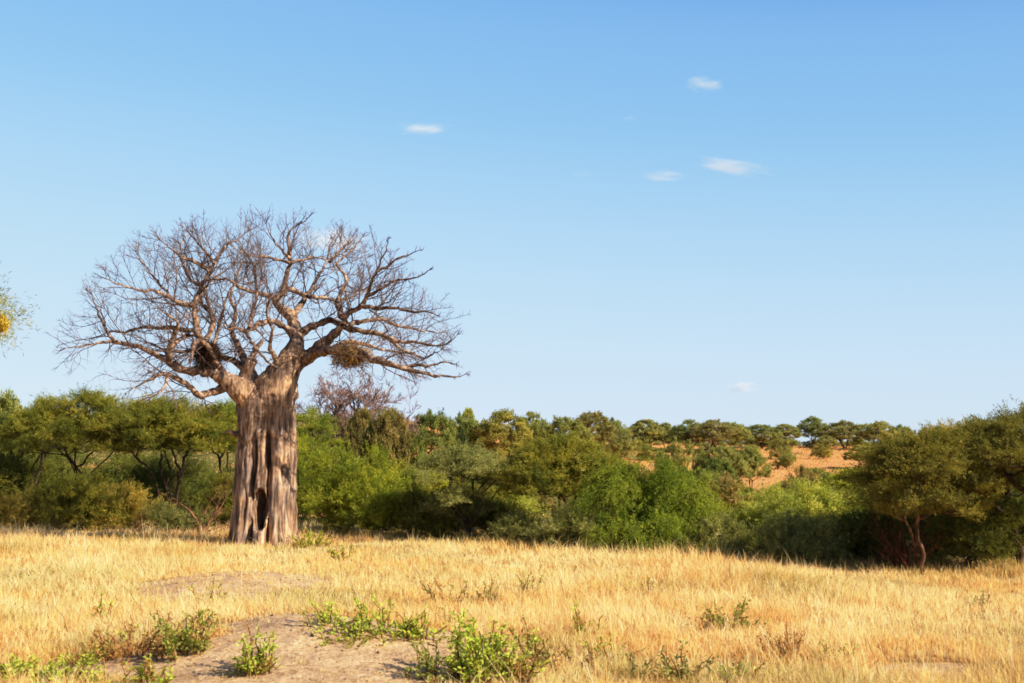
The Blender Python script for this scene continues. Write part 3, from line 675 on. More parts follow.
M_REDTWIG = bark_material('reddish_twig_bark', (.24, .15, .125, 1), (.40, .265, .21, 1), (.50, .35, .28, 1), (2, 2, 2), .2)
loc, Hh, Wd = spot(344, 394, 46, 165)
t = thing('baobab_tree', 'small distant leafless baobab with reddish twigs right of the huge baobab', 'tree', loc)
a, b = bare_tree(Hh, Wd, 8, Hh*.50, .8, 11, None, 1.0); obj('trunk', a, M_LIMB, t); obj('crown', b, M_REDTWIG, t)

protos_u = [build_tree('dome', 1, 1.35, 900+s, 150, 13, 15, (.036, .014), ((.078, .096, .020), (.152, .164, .036)), 2+s % 3, r0=.02, sprayL=.095, wood_sides=5, deep=.62, dome=.42) for s in range(7)]
protos_b = [build_tree('bush', 1, 1.5, 930+s, 110, 13, 14, (.038, .015), ((.078, .096, .018), (.155, .166, .034)), 5, r0=.018, sprayL=.11, wood_sides=4) for s in range(6)]
T_G = (1, 1, .9); T_O = (1.15, 1.0, .7); T_D = (.70, .78, .62); T_Y = (1.35, 1.3, .65); T_GR = (1.1, 1.05, 1.2); T_BR = (.98, .78, .9); T_P = (1.25, .95, 1.3)
def hz(c, Yd):                       # distance haze painted into the leaf tint of far trees
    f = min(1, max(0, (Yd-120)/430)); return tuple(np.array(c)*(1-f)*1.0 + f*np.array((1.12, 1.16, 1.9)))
def far_tree(kind, px, top, w, Yd, tint, label, name, cat, group, k, H=None):
    if H is None: loc, Hh, Wd = spot(px, top, w, Yd)
    else:
        p = at(px, 440, Yd); loc = (p[0], Yd, float(gz(p[0], Yd))); Hh = H; Wd = w
    pp_ = protos_u if kind == 'u' else protos_b; pr = pp_[k % len(pp_)]; b = 1.30 if kind == 'u' else 1.45
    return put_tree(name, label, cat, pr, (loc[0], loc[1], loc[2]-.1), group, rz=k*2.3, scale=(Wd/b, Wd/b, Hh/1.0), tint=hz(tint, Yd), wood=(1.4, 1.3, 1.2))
GR = 'acacias along the skyline of the ridge'
RIDGE = [
 (432,411,44,230,T_D,'u','dark acacia leaning left on the skyline, first right of the small baobab'),
 (457,414,50,240,T_D,'b','dense green tree on the skyline beside the left-leaning dark acacia'),
 (469,411,20,250,T_Y,'u','thin pale-topped acacia poking above the skyline, right of the dense tree'),
 (503,413,60,235,T_O,'u','broad olive acacia with domed top on the ridge, right of the thin pale one'),
 (532,414,34,270,T_G,'u','neat dome-shaped green acacia on the skyline above the middle olive acacia'),
 (564,417,46,270,T_G,'u','flat acacia with layered crown on the skyline right of the neat dome'),
 (592,413,44,290,T_BR,'u','brownish acacia highest on the skyline above the vivid drooping tree'),
 (611,418,26,300,T_D,'u','small dark acacia right beside the brownish skyline acacia'),
 (622,427,30,280,T_GR,'b','grey-green bush just under the skyline right of the small dark acacia'),
 (645,421,38,330,T_O,'u','olive acacia left of a pair above the first orange soil'),
 (666,424,26,335,T_G,'u','smaller green acacia, right one of the pair above the first orange soil'),
 (690,421,36,325,T_D,'u','dark-edged acacia at the left end of the long joined crown'),
 (712,420,48,322,T_BR,'u','brown-tinged acacia in the middle of the long joined crown'),
 (733,423,30,335,T_G,'u','green acacia at the right end of the long joined crown'),
 (742,425,20,350,T_D,'u','narrow dark acacia standing alone over the orange soil'),
 (762,425,34,355,T_D,'u','dark green acacia with a low left skirt on the orange ridge'),
 (785,425,30,365,T_O,'u','olive acacia between the dark skirted one and the tall open one'),
 (812,418,30,375,T_D,'u','tall open umbrella acacia on one bare trunk over the orange slope'),
 (826,431,30,380,T_D,'b','low dark bush under the tall open umbrella acacia'),
 (844,421,46,365,T_BR,'u','wide brownish acacia with forked trunk on the orange slope'),
 (878,422,38,350,T_O,'u','olive acacia on the skyline just left of the pink-trunked tree top'),
 (899,425,26,370,T_D,'u','last small dark acacia on the skyline before the right-hand trees'),
 (388,411,46,150,T_BR,'u','brown half-dry acacia close right of the small baobab'),
 (362,414,40,158,T_BR,'u','brown half-dry acacia behind the small baobab trunk'),
 (  8,399,56,130,T_G,'u','small distant acacia crown at the left edge behind the shaded acacia'),
 ( 44,404,50,140,T_G,'u','green distant acacia crown showing over the shaded left acacia'),
 (-40,400,70,120,T_G,'u','green distant acacia beyond the left edge'),
 (410,441,44,150,T_D,'b','dark green bush above the small orange patch right of the big bright bush'),
 (461,428,15,170,(.30,.42,.6),'b','small bush coloured as a blackish blue-green shadow on the slope below the thin pale acacia'),  # dark tint stands in for deep shadow under the tree
 (722,447,42,190,T_GR,'u','grey-green layered acacia on the slope above the pale yellow-green bush'),
 (716,460,38,165,T_D,'u','very dark umbrella acacia on the slope right of the vivid drooping tree'),
 (748,449,36,200,T_G,'u','green umbrella acacia on the slope right of the grey-green layered one'),
 (681,439,32,230,T_GR,'b','pale grey-green tree below the left part of the long joined crown'),
 (700,444,14,190,T_GR,'b','little grey bush under the long joined crown'),
 (664,447,24,215,T_G,'b','green bush on orange soil right above the vivid drooping tree'),
 (835,466,76,110,T_P,'b','purplish leafless-looking bush below the orange slope'),
 (800,466,36,140,T_P,'b','mauve dry bush behind the large pale yellow-green bush'),
 (780,437,30,300,T_GR,'b','grey-green rounded bush low on the orange ridge'),
]
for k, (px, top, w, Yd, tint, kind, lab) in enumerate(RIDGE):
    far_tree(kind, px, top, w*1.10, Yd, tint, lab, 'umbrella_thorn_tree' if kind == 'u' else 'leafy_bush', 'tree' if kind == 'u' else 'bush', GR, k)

# scattered bushes on the hillside and in the dip behind the treeline
rng = R_(77); cnt = 0
KIND = {'green': (T_G, 'green'), 'olive': (T_O, 'olive'), 'dark': (T_D, 'dark green'), 'yellow': (T_Y, 'yellow-green'), 'grey': (T_GR, 'grey-green'), 'brown': (T_BR, 'brown'), 'mauve': (T_P, 'mauve dry')}
kk = list(KIND)
placed = []
for tr in range(4000):
    Yd = 88 + 320*rng.random()**1.25; px = rng.uniform(-60, 1090)
    if 650 < px < 900 and 185 < Yd < 330 and rng.random() < .93: continue
    if 650 < px < 900 and Yd >= 330 and rng.random() < .5: continue
    if 690 < px < 880 and Yd > 150 and rng.random() < .55: continue
    if 395 < px < 655 and Yd > 185 and rng.random() < .45: continue
    if 640 < px < 880 and 140 < Yd <= 185 and rng.random() < .6: continue
    x = (px-512)/FX*Yd
    if px < 240 and Yd > 170: continue
    if abs(px-410) < 26 and 120 < Yd < 152: continue
    w = rng.uniform(3.2, 7.5)*(1 if Yd < 300 else .95)
    if any((x-a)**2 + (Yd-b)**2*.30 < (.42*(w+c))**2 for a, b, c in placed): continue
    placed.append((x, Yd, w)); q = kk[rng.choice(7, p=[.24, .24, .14, .14, .12, .07, .05])]
    zone = 'left' if px < 400 else 'middle' if px < 640 else 'right'
    band = 'in the dip behind the treeline' if Yd < 150 else 'on the lower hillside' if Yd < 260 else 'just below the ridge'
    where = {'left': 'behind the baobab', 'middle': 'between baobab and orange slope', 'right': 'around the orange slope'}[zone]
    kind = 'u' if rng.random() < .35 else 'b'
    h = w*rng.uniform(.48, .68) if kind == 'b' else w*rng.uniform(.55, .75)
    lim = 447 if px < 400 else 436 if Yd > 230 else 468 if 650 < px < 880 else 452
    h = min(h, (CAMZ - (lim-445)/FX*Yd) - float(gz(x, Yd)))
    if h < 1.0: placed.pop(); continue
    lab = f"{KIND[q][1]} {'flat-topped acacia' if kind == 'u' else 'rounded bush'} {band}, {where}"
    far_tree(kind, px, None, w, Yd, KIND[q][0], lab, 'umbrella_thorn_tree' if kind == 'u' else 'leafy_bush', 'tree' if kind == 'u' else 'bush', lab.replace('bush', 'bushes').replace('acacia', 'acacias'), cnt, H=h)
    cnt += 1
    if cnt >= 275: break
for k in range(46):                    # low growth between the ridge trees
    px = 640+k*6.2+rng.uniform(-5, 5); Yd = rng.uniform(355, 425); w = rng.uniform(3, 7); q = kk[rng.choice(7, p=[.2, .2, .25, .05, .15, .1, .05])]
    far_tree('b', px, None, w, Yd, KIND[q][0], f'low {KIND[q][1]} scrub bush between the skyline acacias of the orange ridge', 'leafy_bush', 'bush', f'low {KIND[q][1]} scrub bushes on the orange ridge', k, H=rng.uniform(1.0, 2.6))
print('filler', cnt)

# feathery tree whose twigs reach in at the left edge, with a golden nest
loc = at(-160, 500, 30); g_ = float(gz(loc[0], 30)); ptop = at(-160, 246, 30)[2]
ms = build_tree('umbrella', ptop-g_, 5.6, 41, 420, 16, 22, (.12, .016), ((.085, .10, .025), (.145, .155, .04)), 1, r0=.12, sprayL=.70, deep=.07, dome=.02, spread=.25)
put_tree('feathery_acacia_tree', 'feathery acacia reaching into the picture at the left edge with fine drooping twigs', 'tree', ms, (loc[0], 30, g_))
def small_nest(px, py, Yd, w, h, label):
    rng = R_(9); n = 900; p = at(px, py, Yd)
    q = norm(rng.normal(size=(n, 3)))*(rng.random((n, 1))**.4)*np.array([w, w, h])/2; q[:, :2] *= (1-.5*np.clip(q[:, 2:]/h, -.5, .5))
    A = norm(np.cross(q, rng.normal(size=(n, 3))) + .5*rng.normal(size=(n, 3))); f = rng.random((n, 1))
    C = np.array([.55, .38, .05])*(1-f)+np.array([.80, .62, .14])*f
    tag(obj('bird_nest', leaves_mesh('bird_nest', q, A, norm(q), .06+.10*rng.random(n), .010+.01*rng.random(n), C), M_NEST, None, tuple(p)), label, 'bird nest')
small_nest(2, 324, 29.6, .24, .34, 'golden woven nest on the feathery twigs at the left edge')

# ------------------------------------------------------------------ grass
rng = R_(12)
def field_edge(x): return 55.3-.52*x
def scatter(n, y0, y1):
    u = rng.random(n); Yv = y0*(y1/y0)**u                                  # density falls with distance
    Xv = (rng.random(n)*2-1)*(.40*Yv+6)
    return Xv, Yv
def grass_blades(nt_, per, y0, y1):
    Xt, Yt = scatter(nt_, y0, y1)
    b = bare_mask(Xt, Yt); dn = fbm(Xt*.8+9, Yt*.8+4, 3)
    b = b*np.where(Yt > 33, .74, 1.0)
    keep = (rng.random(nt_) > b*.94) & (rng.random(nt_) < .30+1.25*np.clip((dn-.25)*1.6, 0, 1)*(.45+.9*fbm(Xt*2.3, Yt*2.3, 2))) & (Yt < field_edge(Xt)+10+4*rng.random(nt_))
    Xt, Yt, b = Xt[keep], Yt[keep], b[keep]; m = len(Xt)
    tall = .09+.42*np.clip(fbm(Xt*.16+31, Yt*.16+7, 4)*1.6-.3, 0, 1)**1.4+.09*rng.random(m); tall = tall*np.exp(.30*rng.normal(size=m)); tall = tall*(1-.62*b) + .16*rng.random(m)*np.exp(-((Xt-BX)**2+(Yt-YB)**2)/6.)*(1+.7*sm((Yt-field_edge(Xt)+3)/4)*fbm(Xt*.4, Yt*.1, 2))
    hue = np.clip(.5+2.6*(fbm(Xt*.35+2, Yt*.35+71, 4)-.5)+.16*rng.normal(size=m), 0, 1)
    grn = np.clip((fbm(Xt*.25+21, Yt*.25+11, 3)-.53)*5, 0, 1)
    i = np.repeat(np.arange(m), per); n = len(i); s = (Yt[i]/30)**.55
    x = Xt[i]+rng.normal(size=n)*.07*s; y = Yt[i]+rng.normal(size=n)*.07*s; z = gz(x, y)-.02
    a = rng.random(n)*6.283; ln = np.abs(rng.normal(size=n))*.62+.08; h = tall[i]*(.55+.65*rng.random(n))
    broke = rng.random(n) < .22; ln[broke] *= 2.2; h[broke] *= .7; h[rng.random(n) < .03] *= 1.8
    d = np.stack([np.cos(a), np.sin(a)], 1); w = (.0046+.0044*rng.random(n))*s
    wa = rad(90-SUN_AZ)+np.pi+rng.normal(size=n)*.75 - rad(90) + rad(90)*0; wa = rad(SUN_AZ)+rng.normal(size=n)*.62; wv = np.stack([np.cos(wa), np.sin(wa), 0*a], 1)*w[:, None]
    base = np.stack([x, y, z], 1)
    up = lambda t: base+np.c_[d*(ln*h*t**1.7)[:, None], h*t*(1-.18*ln*t)]
    A0, A1, A2 = up(0), up(.55), up(1.)
    V = np.stack([A0-wv, A0+wv, A1+wv*.8, A1-wv*.8, A2], 1).reshape(-1, 3)
    k = np.arange(n)*5
    Q = np.stack([k, k+1, k+2, k+3], 1); T = np.stack([k+3, k+2, k+4], 1)
    f = np.clip(hue[i]+.16*rng.normal(size=n), 0, 1)[:, None]
    C = np.array([.90, .60, .245])*(1-f)+np.array([.97, .785, .455])*f
    pale = (rng.random(n) < .10)[:, None]; C = np.where(pale, np.array([.96, .87, .62]), C)
    dk = (rng.random(n) < .07)[:, None]; C = np.where(dk, np.array([.40, .24, .09]), C)
    gg = (grn[i]*(rng.random(n) < .5))[:, None]; C = C*(1-gg*.75)+np.array([.30, .31, .07])*gg*.75
    C = C*(.90+.18*rng.random((n, 1)))
    C5 = np.repeat(C, 5, axis=0).reshape(-1, 5, 3); C5[:, :2] *= np.array([.90, .87, .80])
    return V, Q, T, C5.reshape(-1, 3)
V, Q, T, C = grass_blades(92000, 11, 17, 78)
nl = 11000; xl = rng.uniform(-11, 1, nl); yl = rng.uniform(20, 47, nl); kl = bare_mask(xl, yl) > .3; xl, yl = xl[kl], yl[kl]; nl = len(xl)
al = rng.random(nl)*6.283; Ll = rng.uniform(.05, .20, nl); wl = rng.uniform(.004, .008, nl)
c_ = np.stack([xl, yl, gz(xl, yl)+.012], 1); dl = np.stack([np.cos(al), np.sin(al), rng.uniform(-.05, .15, nl)], 1)*Ll[:, None]; wv = np.stack([-np.sin(al), np.cos(al), 0*al], 1)*wl[:, None]
Vl = np.stack([c_-wv, c_+wv, c_+dl+wv, c_+dl-wv], 1).reshape(-1, 3); Ql = np.arange(nl*4).reshape(-1, 4)+len(V)
Cl = np.repeat(np.where(rng.random((nl, 1)) < .25, np.array([[.35, .22, .12]]), np.array([[.88, .66, .34]]))*(.7+.3*rng.random((nl, 1))), 4, axis=0)
V = np.vstack([V, Vl]); Q = np.vstack([Q, Ql]); C = np.vstack([C, Cl])
o = obj('grass', mesh_from('grass', V, [Q, T], C), M_GRASS); o['kind'] = 'stuff'
print('blades', len(Q))
# dry tufts on the hillside
n = 16000; Yh = 95+320*rng.random(n); Xh = (rng.random(n)*2-1)*(.42*Yh); zh = gz(Xh, Yh)
k = np.repeat(np.arange(n), 5); P = np.stack([Xh, Yh, zh], 1)[k]+rng.normal(size=(n*5, 3))*np.array([.4, .4, 0])
A = norm(np.array([0, 0, 1])+rng.normal(size=(n*5, 3))*.45); Nn = norm(np.array([.3, -1, .3])+rng.normal(size=(n*5, 3))*.5); f = rng.random((n*5, 1))
C = np.array([.38, .22, .08])*(1-f)+np.array([.52, .36, .15])*f; sc_ = (.5+.7*rng.random((n*5, 1))); C = np.array([.80, .44, .16])*(1-f)+np.array([.85, .58, .25])*f; gsel = rng.random(n)[k] < .25; C[gsel] = np.array([.16, .17, .05])
o = obj('hillside_grass', leaves_mesh('hillside_grass', P, A, Nn, .25+.35*rng.random(n*5), .08+.10*rng.random(n*5), C), M_GRASS); o['kind'] = 'stuff'

# ------------------------------------------------------------------ small plants in the field
PG = ((.24, .33, .045), (.56, .60, .12)); PY = ((.27, .30, .05), (.5, .5, .10)); PD = ((.17, .21, .05), (.42, .44, .11)); PB = ((.30, .17, .06), (.58, .40, .16)); PS = ((.20, .22, .06), (.42, .40, .14))
def weed(px, row, hpx, wpx, pal, stems, leaf, lab, name='leafy_shrub', cat='plant', seed=0, dens=1., dry=.0, group=None):
    rng = R_(2000+seed); b = ground_at(px, row); Sx = b[1]/FX; Hh = hpx*Sx*1.05; Wd = wpx*Sx*1.3; stems = max(4, int(stems*1.25))
    T = Tubes(); LP = []; LA = []; LC = []; LL = []
    for s in range(stems):
        a = rng.random()*6.283; q = math.sqrt(rng.random()); e = np.array([math.cos(a), math.sin(a), 0])*Wd*.5*q
        st = e*.8*rng.uniform(.5, 1.1)+rng.normal(size=3)*np.array([.05, .05, 0])*Wd; tip = e*1.1+rng.normal(size=3)*np.array([.08, .08, 0])*Hh+np.array([0, 0, Hh*(1-.35*q*q)*(.18+.90*rng.random()**1.7)]); n = 7
        P = np.array([st*(1-t)+np.r_[(st+(tip-st)*t**1.3)[:2], tip[2]*t]*t for t in np.linspace(0, 1, n)]); P[:, :2] = (st[:2][None]+(tip-st)[:2][None]*np.linspace(0, 1, n)[:, None]**1.4); P[:, 2] = tip[2]*np.linspace(0, 1, n)
        P[1:] += rng.normal(size=(n-1, 3))*Hh*.025; P[0, 2] = -.06
        g0 = gz(b[0]+P[0, 0], b[1]+P[0, 1])-b[2]; P[:, 2] += g0
        isdry = rng.random() < dry
        T.add(P, np.linspace(.009, .004, n)*(1+Hh))
        m = max(4, int(dens*tip[2]*rng.uniform(20, 46)))
        tt = rng.uniform(.12, 1, m); ix = np.minimum((tt*(n-1)).astype(int), n-2); fr = tt*(n-1)-ix
        for r_ in range(2):
            pp = P[ix]*(1-fr)[:, None]+P[ix+1]*fr[:, None]+rng.normal(size=(m, 3))*.035
            LP.append(pp); aa = rng.normal(size=(m, 3)); aa[:, 2] = np.abs(aa[:, 2])*.6+.1; LA.append(norm(aa+norm(e+1e-6)*.4))
            f = np.clip(rng.random((m, 1))*.7+.3*tt[:, None], 0, 1); c = np.array(pal[0])*(1-f)+np.array(pal[1])*f
            if isdry: c = np.array(PB[0])*(1-f)+np.array(PB[1])*f
            LC.append(c); LL.append(leaf*rng.uniform(.7, 1.45, m))
    LP, LA, LC, LL = map(np.concatenate, (LP, LA, LC, LL))
    Nn = norm(np.array([.1, -.35, .8])+rng.normal(size=LP.shape)*.5)
    t = thing(name, lab, cat, b, group)
    o = obj('stems', T.mesh('stems', 4), M_WOOD, t); o.color = (2.2, 2.0, 1.2, 1) if pal is not PB else (3, 2, 1.3, 1)
    o = obj('leaves', leaves_mesh('leaves', LP, LA, Nn, LL, LL*.52, LC), M_WEED, t); o.color = (1.15, 1.13, 1.1, 1)
WEEDS = [
 (14,684,30,70,PG,26,.085,'bright leafy weed patch in the bottom left corner'),
 (62,688,32,66,PG,24,.080,'bright leafy weed second from the bottom left corner'),
 (112,690,24,56,PG,16,.075,'low leafy weed at the bottom, left of the sprouting green tuft'),
 (160,690,34,38,PG,16,.080,'sprouting green tuft at the bottom edge left of the bare mound'),
 (103,626,34,26,PG,8,.085,'upright green sapling in dry grass left of the bare mound'),
 (178,656,46,56,PD,30,.080,'bushy green shrub at the left foot of the bare mound',.2),
 (132,656,36,76,PB,30,.060,'tangled golden dry shrub left of the bushy green one',.9),
 (122,642,22,40,PG,8,.065,'thin green plant over the tangled golden dry shrub'),
 (256,674,44,32,PG,34,.065,'compact green plant standing on the bare mound'),
 (238,612,34,34,PS,10,.060,'thin pale plant on the crest of the bare mound'),
 (205,610,32,30,PG,8,.060,'thin green plant in dry grass behind the bare mound, left part'),
 (330,624,22,54,PG,16,.070,'low green weeds at the back right rim of the bare mound'),
 (385,636,34,64,PG,24,.075,'spreading green weeds right of the bare mound rim'),
 (424,641,32,52,PG,18,.075,'green weeds between the mound rim and the densest green shrub'),
 (446,628,26,40,PS,10,.065,'sparse green weeds above the densest green shrub'),
 (478,681,64,52,PG,44,.085,'densest green shrub at the bottom, right of the bare mound'),
 (436,678,34,56,PD,24,.070,'darker low weeds at the right edge of the bare mound'),
 (516,681,50,54,PG,24,.080,'green shrub right beside the densest one, with dry stalks',.3),
 (556,668,52,64,PS,16,.070,'sparse tall weed with dry stalks right of the densest shrub',.4),
 (585,640,38,30,PG,8,.065,'thin green plant above the sparse tall weed'),
 (531,593,24,20,PD,9,.065,'small dark plant alone in the middle of the dry grass'),
 (490,604,34,26,PS,8,.060,'faint pale green plant left of the small dark plant'),
 (653,599,20,24,PS,14,.055,'small grey-green clump in dry grass right of centre'),
 (735,632,34,46,PD,36,.075,'rounded dark green shrub in the open grass at right'),
 (698,634,26,34,PB,14,.055,'thin brownish plant left of the rounded dark green shrub',.6),
 (785,662,36,36,PB,26,.060,'brown dried shrub below the rounded dark green shrub',.9),
 (838,664,26,40,PD,14,.070,'fern-like dark plant right of the brown dried shrub'),
 (680,690,44,64,PS,30,.070,'grey-green shrub at the bottom edge right of centre',.3),
 (742,690,34,40,PG,16,.070,'green weeds at the bottom edge right of the grey-green shrub'),
 (632,684,28,40,PS,12,.065,'pale weeds at the bottom edge left of the grey-green shrub',.3),
 (311,547,17,34,PY,26,.100,'yellow-green shrub at the right foot of the huge baobab'),
 (258,546,20,8,PG,6,.090,'thin green sprout right against the baobab trunk'),
 (343,561,16,22,PY,12,.090,'small yellowish plant right of the shrub at the baobab foot'),
 (24,582,14,44,PS,16,.080,'low greenish clump in dry grass near the left edge'),
 (862,563,16,26,PY,16,.100,'yellow-green plant at the grass edge below the very dark bush'),
 (934,565,15,36,PY,22,.100,'yellow-green shrub at the foot of the slim pinkish trunk'),
 (455,606,34,60,PS,12,.065,'tall thin pale plants between the faint pale plant and the densest shrub'),
 (350,640,20,56,PG,22,.065,'low green carpet of weeds along the right rim of the bare mound'),
 (196,634,26,36,PY,16,.065,'yellow-green weed just behind the bushy green shrub left of the bare mound'),
 (285,612,18,40,PS,14,.055,'greenish low growth on top of the bare mound'),
 (610,660,26,50,PY,14,.060,'yellow-green weed between the sparse tall weed and the pale bottom weeds'),
 (90,664,24,40,PY,14,.065,'yellow-green weed left of the tangled golden dry shrub'),
 (45,640,16,44,PS,12,.055,'faint greenish growth in dry grass above the bottom left weeds'),
 (978,609,20,18,PS,10,.060,'small green plant in dry grass near the right edge'),
]
for k, w in enumerate(WEEDS):
    weed(*w[:8], seed=k, dry=w[8] if len(w) > 8 else .05)
import bmesh
bmm = bmesh.new(); bmesh.ops.create_icosphere(bmm, subdivisions=1, radius=1); ico = np.array([v.co[:] for v in bmm.verts]); icf = np.array([[v.index for v in f.verts] for f in bmm.faces]); bmm.free()
rng = R_(55); n = 2600; xp = rng.uniform(-11, 11, n); yp = rng.uniform(20, 47, n); kp = bare_mask(xp, yp) > .35; xp, yp = xp[kp], yp[kp]; n = len(xp); s = .008+.030*rng.random(n)**3
Vp = (ico[None]*(1+.3*rng.normal(size=(n, len(ico), 1))))*s[:, None, None]*np.array([1.2, 1, .7]) + np.stack([xp, yp, gz(xp, yp)+s*.25], 1)[:, None]
Fp = (icf[None]+np.arange(n)[:, None, None]*len(ico)).reshape(-1, 3); cp_ = np.where(rng.random((n, 1)) < .35, np.array([[.22, .15, .10]]), np.array([[.55, .40, .25]]))*(.7+.5*rng.random((n, 1)))
o = obj('pebbles', mesh_from('pebbles', Vp.reshape(-1, 3), [Fp], np.repeat(cp_, len(ico), 0)), M_NEST); o['kind'] = 'stuff'
# small brown stones in the grass at left
for px, row, s, sd_, lab in [(73, 560, .16, 1, 'small brown stone in dry grass at left, the lower of two'), (90, 554, .13, 2, 'small brown stone in dry grass at left, the upper of two')]:
    import bmesh
    bmm = bmesh.new(); bmesh.ops.create_icosphere(bmm, subdivisions=3, radius=s)
    for v in bmm.verts:
        v.co *= 1+.35*mnoise.noise(v.co*6+Vector((sd_*5, 0, 0))); v.co.z *= .7; v.co.x *= 1.5
    me = bpy.data.meshes.new('rock'); bmm.to_mesh(me); bmm.free(); b = ground_at(px, row)
    me.polygons.foreach_set('use_smooth', np.ones(len(me.polygons), bool))
    o = obj('rock', me, M_WOOD, None, (b[0], b[1], b[2]+s*.45)); o.color = (2.2, 1.5, 1, 1); tag(o, lab, 'rock', 'small stones in the grass')

# ------------------------------------------------------------------ clouds
M_C, ntc, outc = mat('cloud_vapour')
tc = N(ntc, 'ShaderNodeTexCoord'); ln_ = N(ntc, 'ShaderNodeVectorMath', operation='LENGTH'); ntc.links.new(tc.outputs['Object'], ln_.inputs[0])
nz_ = N(ntc, 'ShaderNodeTexNoise', Scale=1.6, Detail=5, Roughness=.6); 
oi = N(ntc, 'ShaderNodeObjectInfo'); ad = N(ntc, 'ShaderNodeVectorMath', operation='ADD'); ntc.links.new(tc.outputs['Object'], ad.inputs[0]); 
sc_ = N(ntc, 'ShaderNodeVectorMath', operation='SCALE'); ntc.links.new(oi.outputs['Location'], sc_.inputs[0]); sc_.inputs['Scale'].default_value = .013
ntc.links.new(sc_.outputs[0], ad.inputs[1]); ntc.links.new(ad.outputs[0], nz_.inputs['Vector'])
m1 = N(ntc, 'ShaderNodeMath', operation='MULTIPLY_ADD'); ntc.links.new(nz_.outputs['Fac'], m1.inputs[0]); m1.inputs[1].default_value = 2.4; m1.inputs[2].default_value = -.45
m2 = N(ntc, 'ShaderNodeMath', operation='SUBTRACT'); ntc.links.new(m1.outputs[0], m2.inputs[0]); ntc.links.new(ln_.outputs['Value'], m2.inputs[1]); m2.use_clamp = True
m3 = N(ntc, 'ShaderNodeMath', operation='MULTIPLY'); ntc.links.new(m2.outputs[0], m3.inputs[0]); 
atd = N(ntc, 'ShaderNodeSeparateColor'); ntc.links.new(oi.outputs['Color'], atd.inputs[0]); ntc.links.new(atd.outputs[0], m3.inputs[1])
vs = N(ntc, 'ShaderNodeVolumeScatter', Anisotropy=-.35); vs.inputs['Color'].default_value = (1, 1, 1, 1)
m4 = N(ntc, 'ShaderNodeMath', operation='MULTIPLY'); ntc.links.new(m3.outputs[0], m4.inputs[0]); m4.inputs[1].default_value = .03
ntc.links.new(m4.outputs[0], vs.inputs['Density']); ntc.links.new(vs.outputs[0], outc.inputs['Volume'])
CLOUDS = [(424,129,46,11,1.,-.03,'small flat white cloud high above the baobab crown'),(701,84,36,15,1.,.03,'highest small puffy white cloud right of centre'),(732,167,62,13,1.,.18,'long thin white cloud slanting down to the right'),
          (662,176,42,10,.8,.06,'short thin white cloud left of the long slanting one'),(742,387,28,13,2.0,0,'small white cloud low over the ridge'),(330,240,78,20,1.,.05,'white cloud behind the top twigs of the baobab'),
          (629,118,18,6,.3,0,'tiny faint cloud wisp below and left of the highest puffy cloud'),(583,174,22,6,.3,0,'tiny faint cloud wisp left of the short thin cloud'),(862,379,34,7,.3,0,'faint thin cloud wisp low in the sky at right'),(814,406,22,8,.3,0,'faintest cloud wisp just above the tall open umbrella acacia')]
import bmesh
bmm = bmesh.new(); bmesh.ops.create_icosphere(bmm, subdivisions=2, radius=1.05); cme = bpy.data.meshes.new('cloud'); bmm.to_mesh(cme); bmm.free()
for px, py, w, h, dns, tilt, lab in CLOUDS:
    Yc = 5200; s = Yc/FX; o = obj('cloud', cme, M_C, None, tuple(at(px, py, Yc))); o.scale = (w*s*.72, w*s*.6, h*s*.62); o.rotation_euler = (0, tilt, 0)
    o.color = (dns*.48, 1, 1, 1); tag(o, lab, 'cloud', 'small clouds in the sky'); o['kind'] = 'thing'
# ------------------------------------------------------------------ light, sky, camera
az = rad(SUN_AZ); el = rad(SUN_EL)
sd = Vector((math.sin(az)*math.cos(el), -math.cos(az)*math.cos(el), math.sin(el)))
sun = bpy.data.lights.new('sun', 'SUN'); sun.energy = 5.0; sun.angle = rad(.55); sun.color = (1, .92, .77)
so = bpy.data.objects.new('sun', sun); COL.objects.link(so); so.rotation_euler = sd.to_track_quat('Z', 'Y').to_euler(); so.location = (20, -20, 40)
wd = bpy.data.worlds.new('World'); scene.world = wd; wd.use_nodes = True; nt = wd.node_tree; nt.nodes.clear()
out = nt.nodes.new('ShaderNodeOutputWorld'); bg = nt.nodes.new('ShaderNodeBackground'); sk = nt.nodes.new('ShaderNodeTexSky')
sk.sky_type = 'NISHITA'; sk.sun_disc = False; sk.sun_elevation = el; sk.sun_rotation = math.atan2(sd.x, sd.y)
sk.air_density = 1.0; sk.dust_density = .3; sk.ozone_density = 4.0; sk.altitude = 900
v1 = nt.nodes.new('ShaderNodeVectorMath'); v1.operation = 'SCALE'; v1.inputs['Scale'].default_value = .12
v2 = nt.nodes.new('ShaderNodeVectorMath'); v2.operation = 'SCALE'; v2.inputs['Scale'].default_value = 1/.12
cu = nt.nodes.new('ShaderNodeRGBCurve')      # regrades the sky to pale blue; sky overhead darkened to cut ambient fill
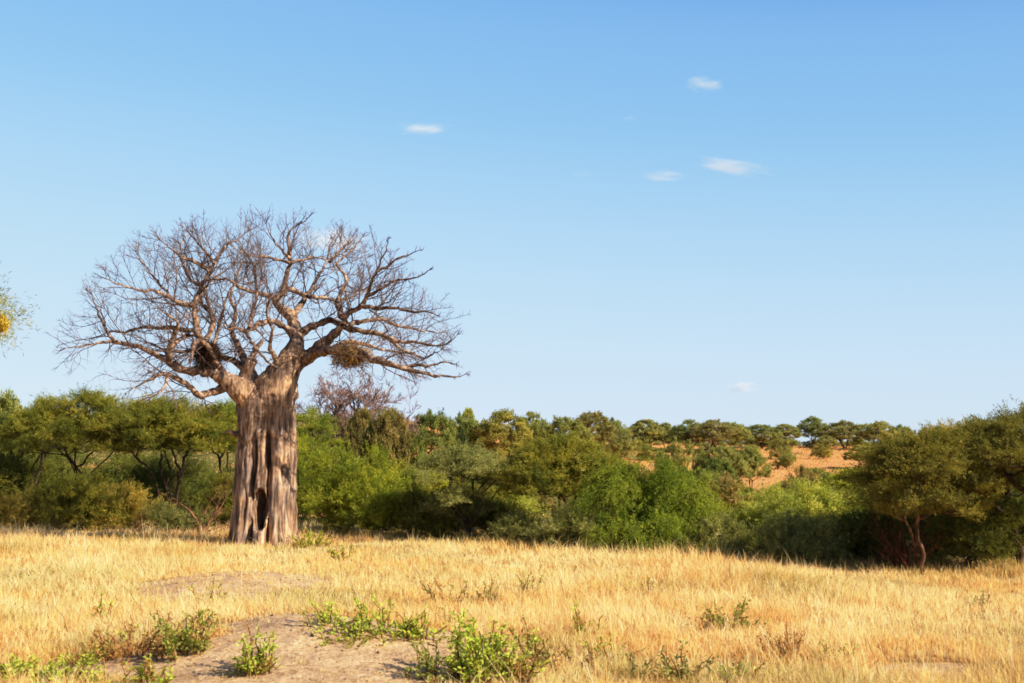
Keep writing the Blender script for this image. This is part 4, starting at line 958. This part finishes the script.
CV = [[(0, 0), (.115, .065), (.148, .223), (.185, .292), (.268, .44), (.40, .555), (.648, .645), (1, .72)], [(0, 0), (.205, .155), (.269, .474), (.338, .565), (.463, .685), (.636, .748), (.844, .785), (1, .82)], [(0, 0), (.38, .36), (.49, .838), (.618, .876), (.743, .905), (.864, .90), (1, .91)]]
TONE = [(0, 0), (.03, .021), (.10, .090), (.20, .208), (.35, .425), (.50, .66), (.65, .84), (.80, .945), (1, 1)]   # contrasty camera tone response
inv = lambda y: float(np.interp(y, [t[1] for t in TONE], [t[0] for t in TONE]))
for ch in range(3):
    CV[ch] = [(x, inv(y)) for x, y in CV[ch]]
    c = cu.mapping.curves[ch]
    c.points[0].location = CV[ch][0]; c.points[1].location = CV[ch][-1]
    for q in CV[ch][1:-1]: c.points.new(*q)
cu.mapping.update()
nt.links.new(sk.outputs[0], v1.inputs[0]); nt.links.new(v1.outputs[0], cu.inputs['Color']); nt.links.new(cu.outputs[0], v2.inputs[0])
nt.links.new(v2.outputs[0], bg.inputs['Color']); bg.inputs['Strength'].default_value = .12
nt.links.new(bg.outputs[0], out.inputs['Surface'])
cam = bpy.data.cameras.new('camera'); cam.sensor_width = 36; cam.lens = 36*FX/W_; cam.clip_start = .1; cam.clip_end = 30000
cam.dof.use_dof = True; cam.dof.focus_distance = 60; cam.dof.aperture_fstop = 2.4
co_ = bpy.data.objects.new('camera', cam); COL.objects.link(co_); co_.location = (0, 0, CAMZ); co_.rotation_euler = (math.pi/2+PITCH, 0, 0)
scene.camera = co_
scene.view_settings.view_transform = 'Standard'; scene.view_settings.look = 'None'; scene.view_settings.exposure = 0; scene.view_settings.gamma = 1
scene.render.resolution_x = W_; scene.render.resolution_y = H_
scene.cycles.volume_bounces = 12; scene.cycles.max_bounces = 12; scene.cycles.transparent_max_bounces = 8

vs_ = scene.view_settings; vs_.use_curve_mapping = True; cm = vs_.curve_mapping; c = cm.curves[3]
c.points[0].location = TONE[0]; c.points[-1].location = TONE[-1]
for q in TONE[1:-1]: c.points.new(*q)
cm.update()

scene.cycles.filter_width = 1.75
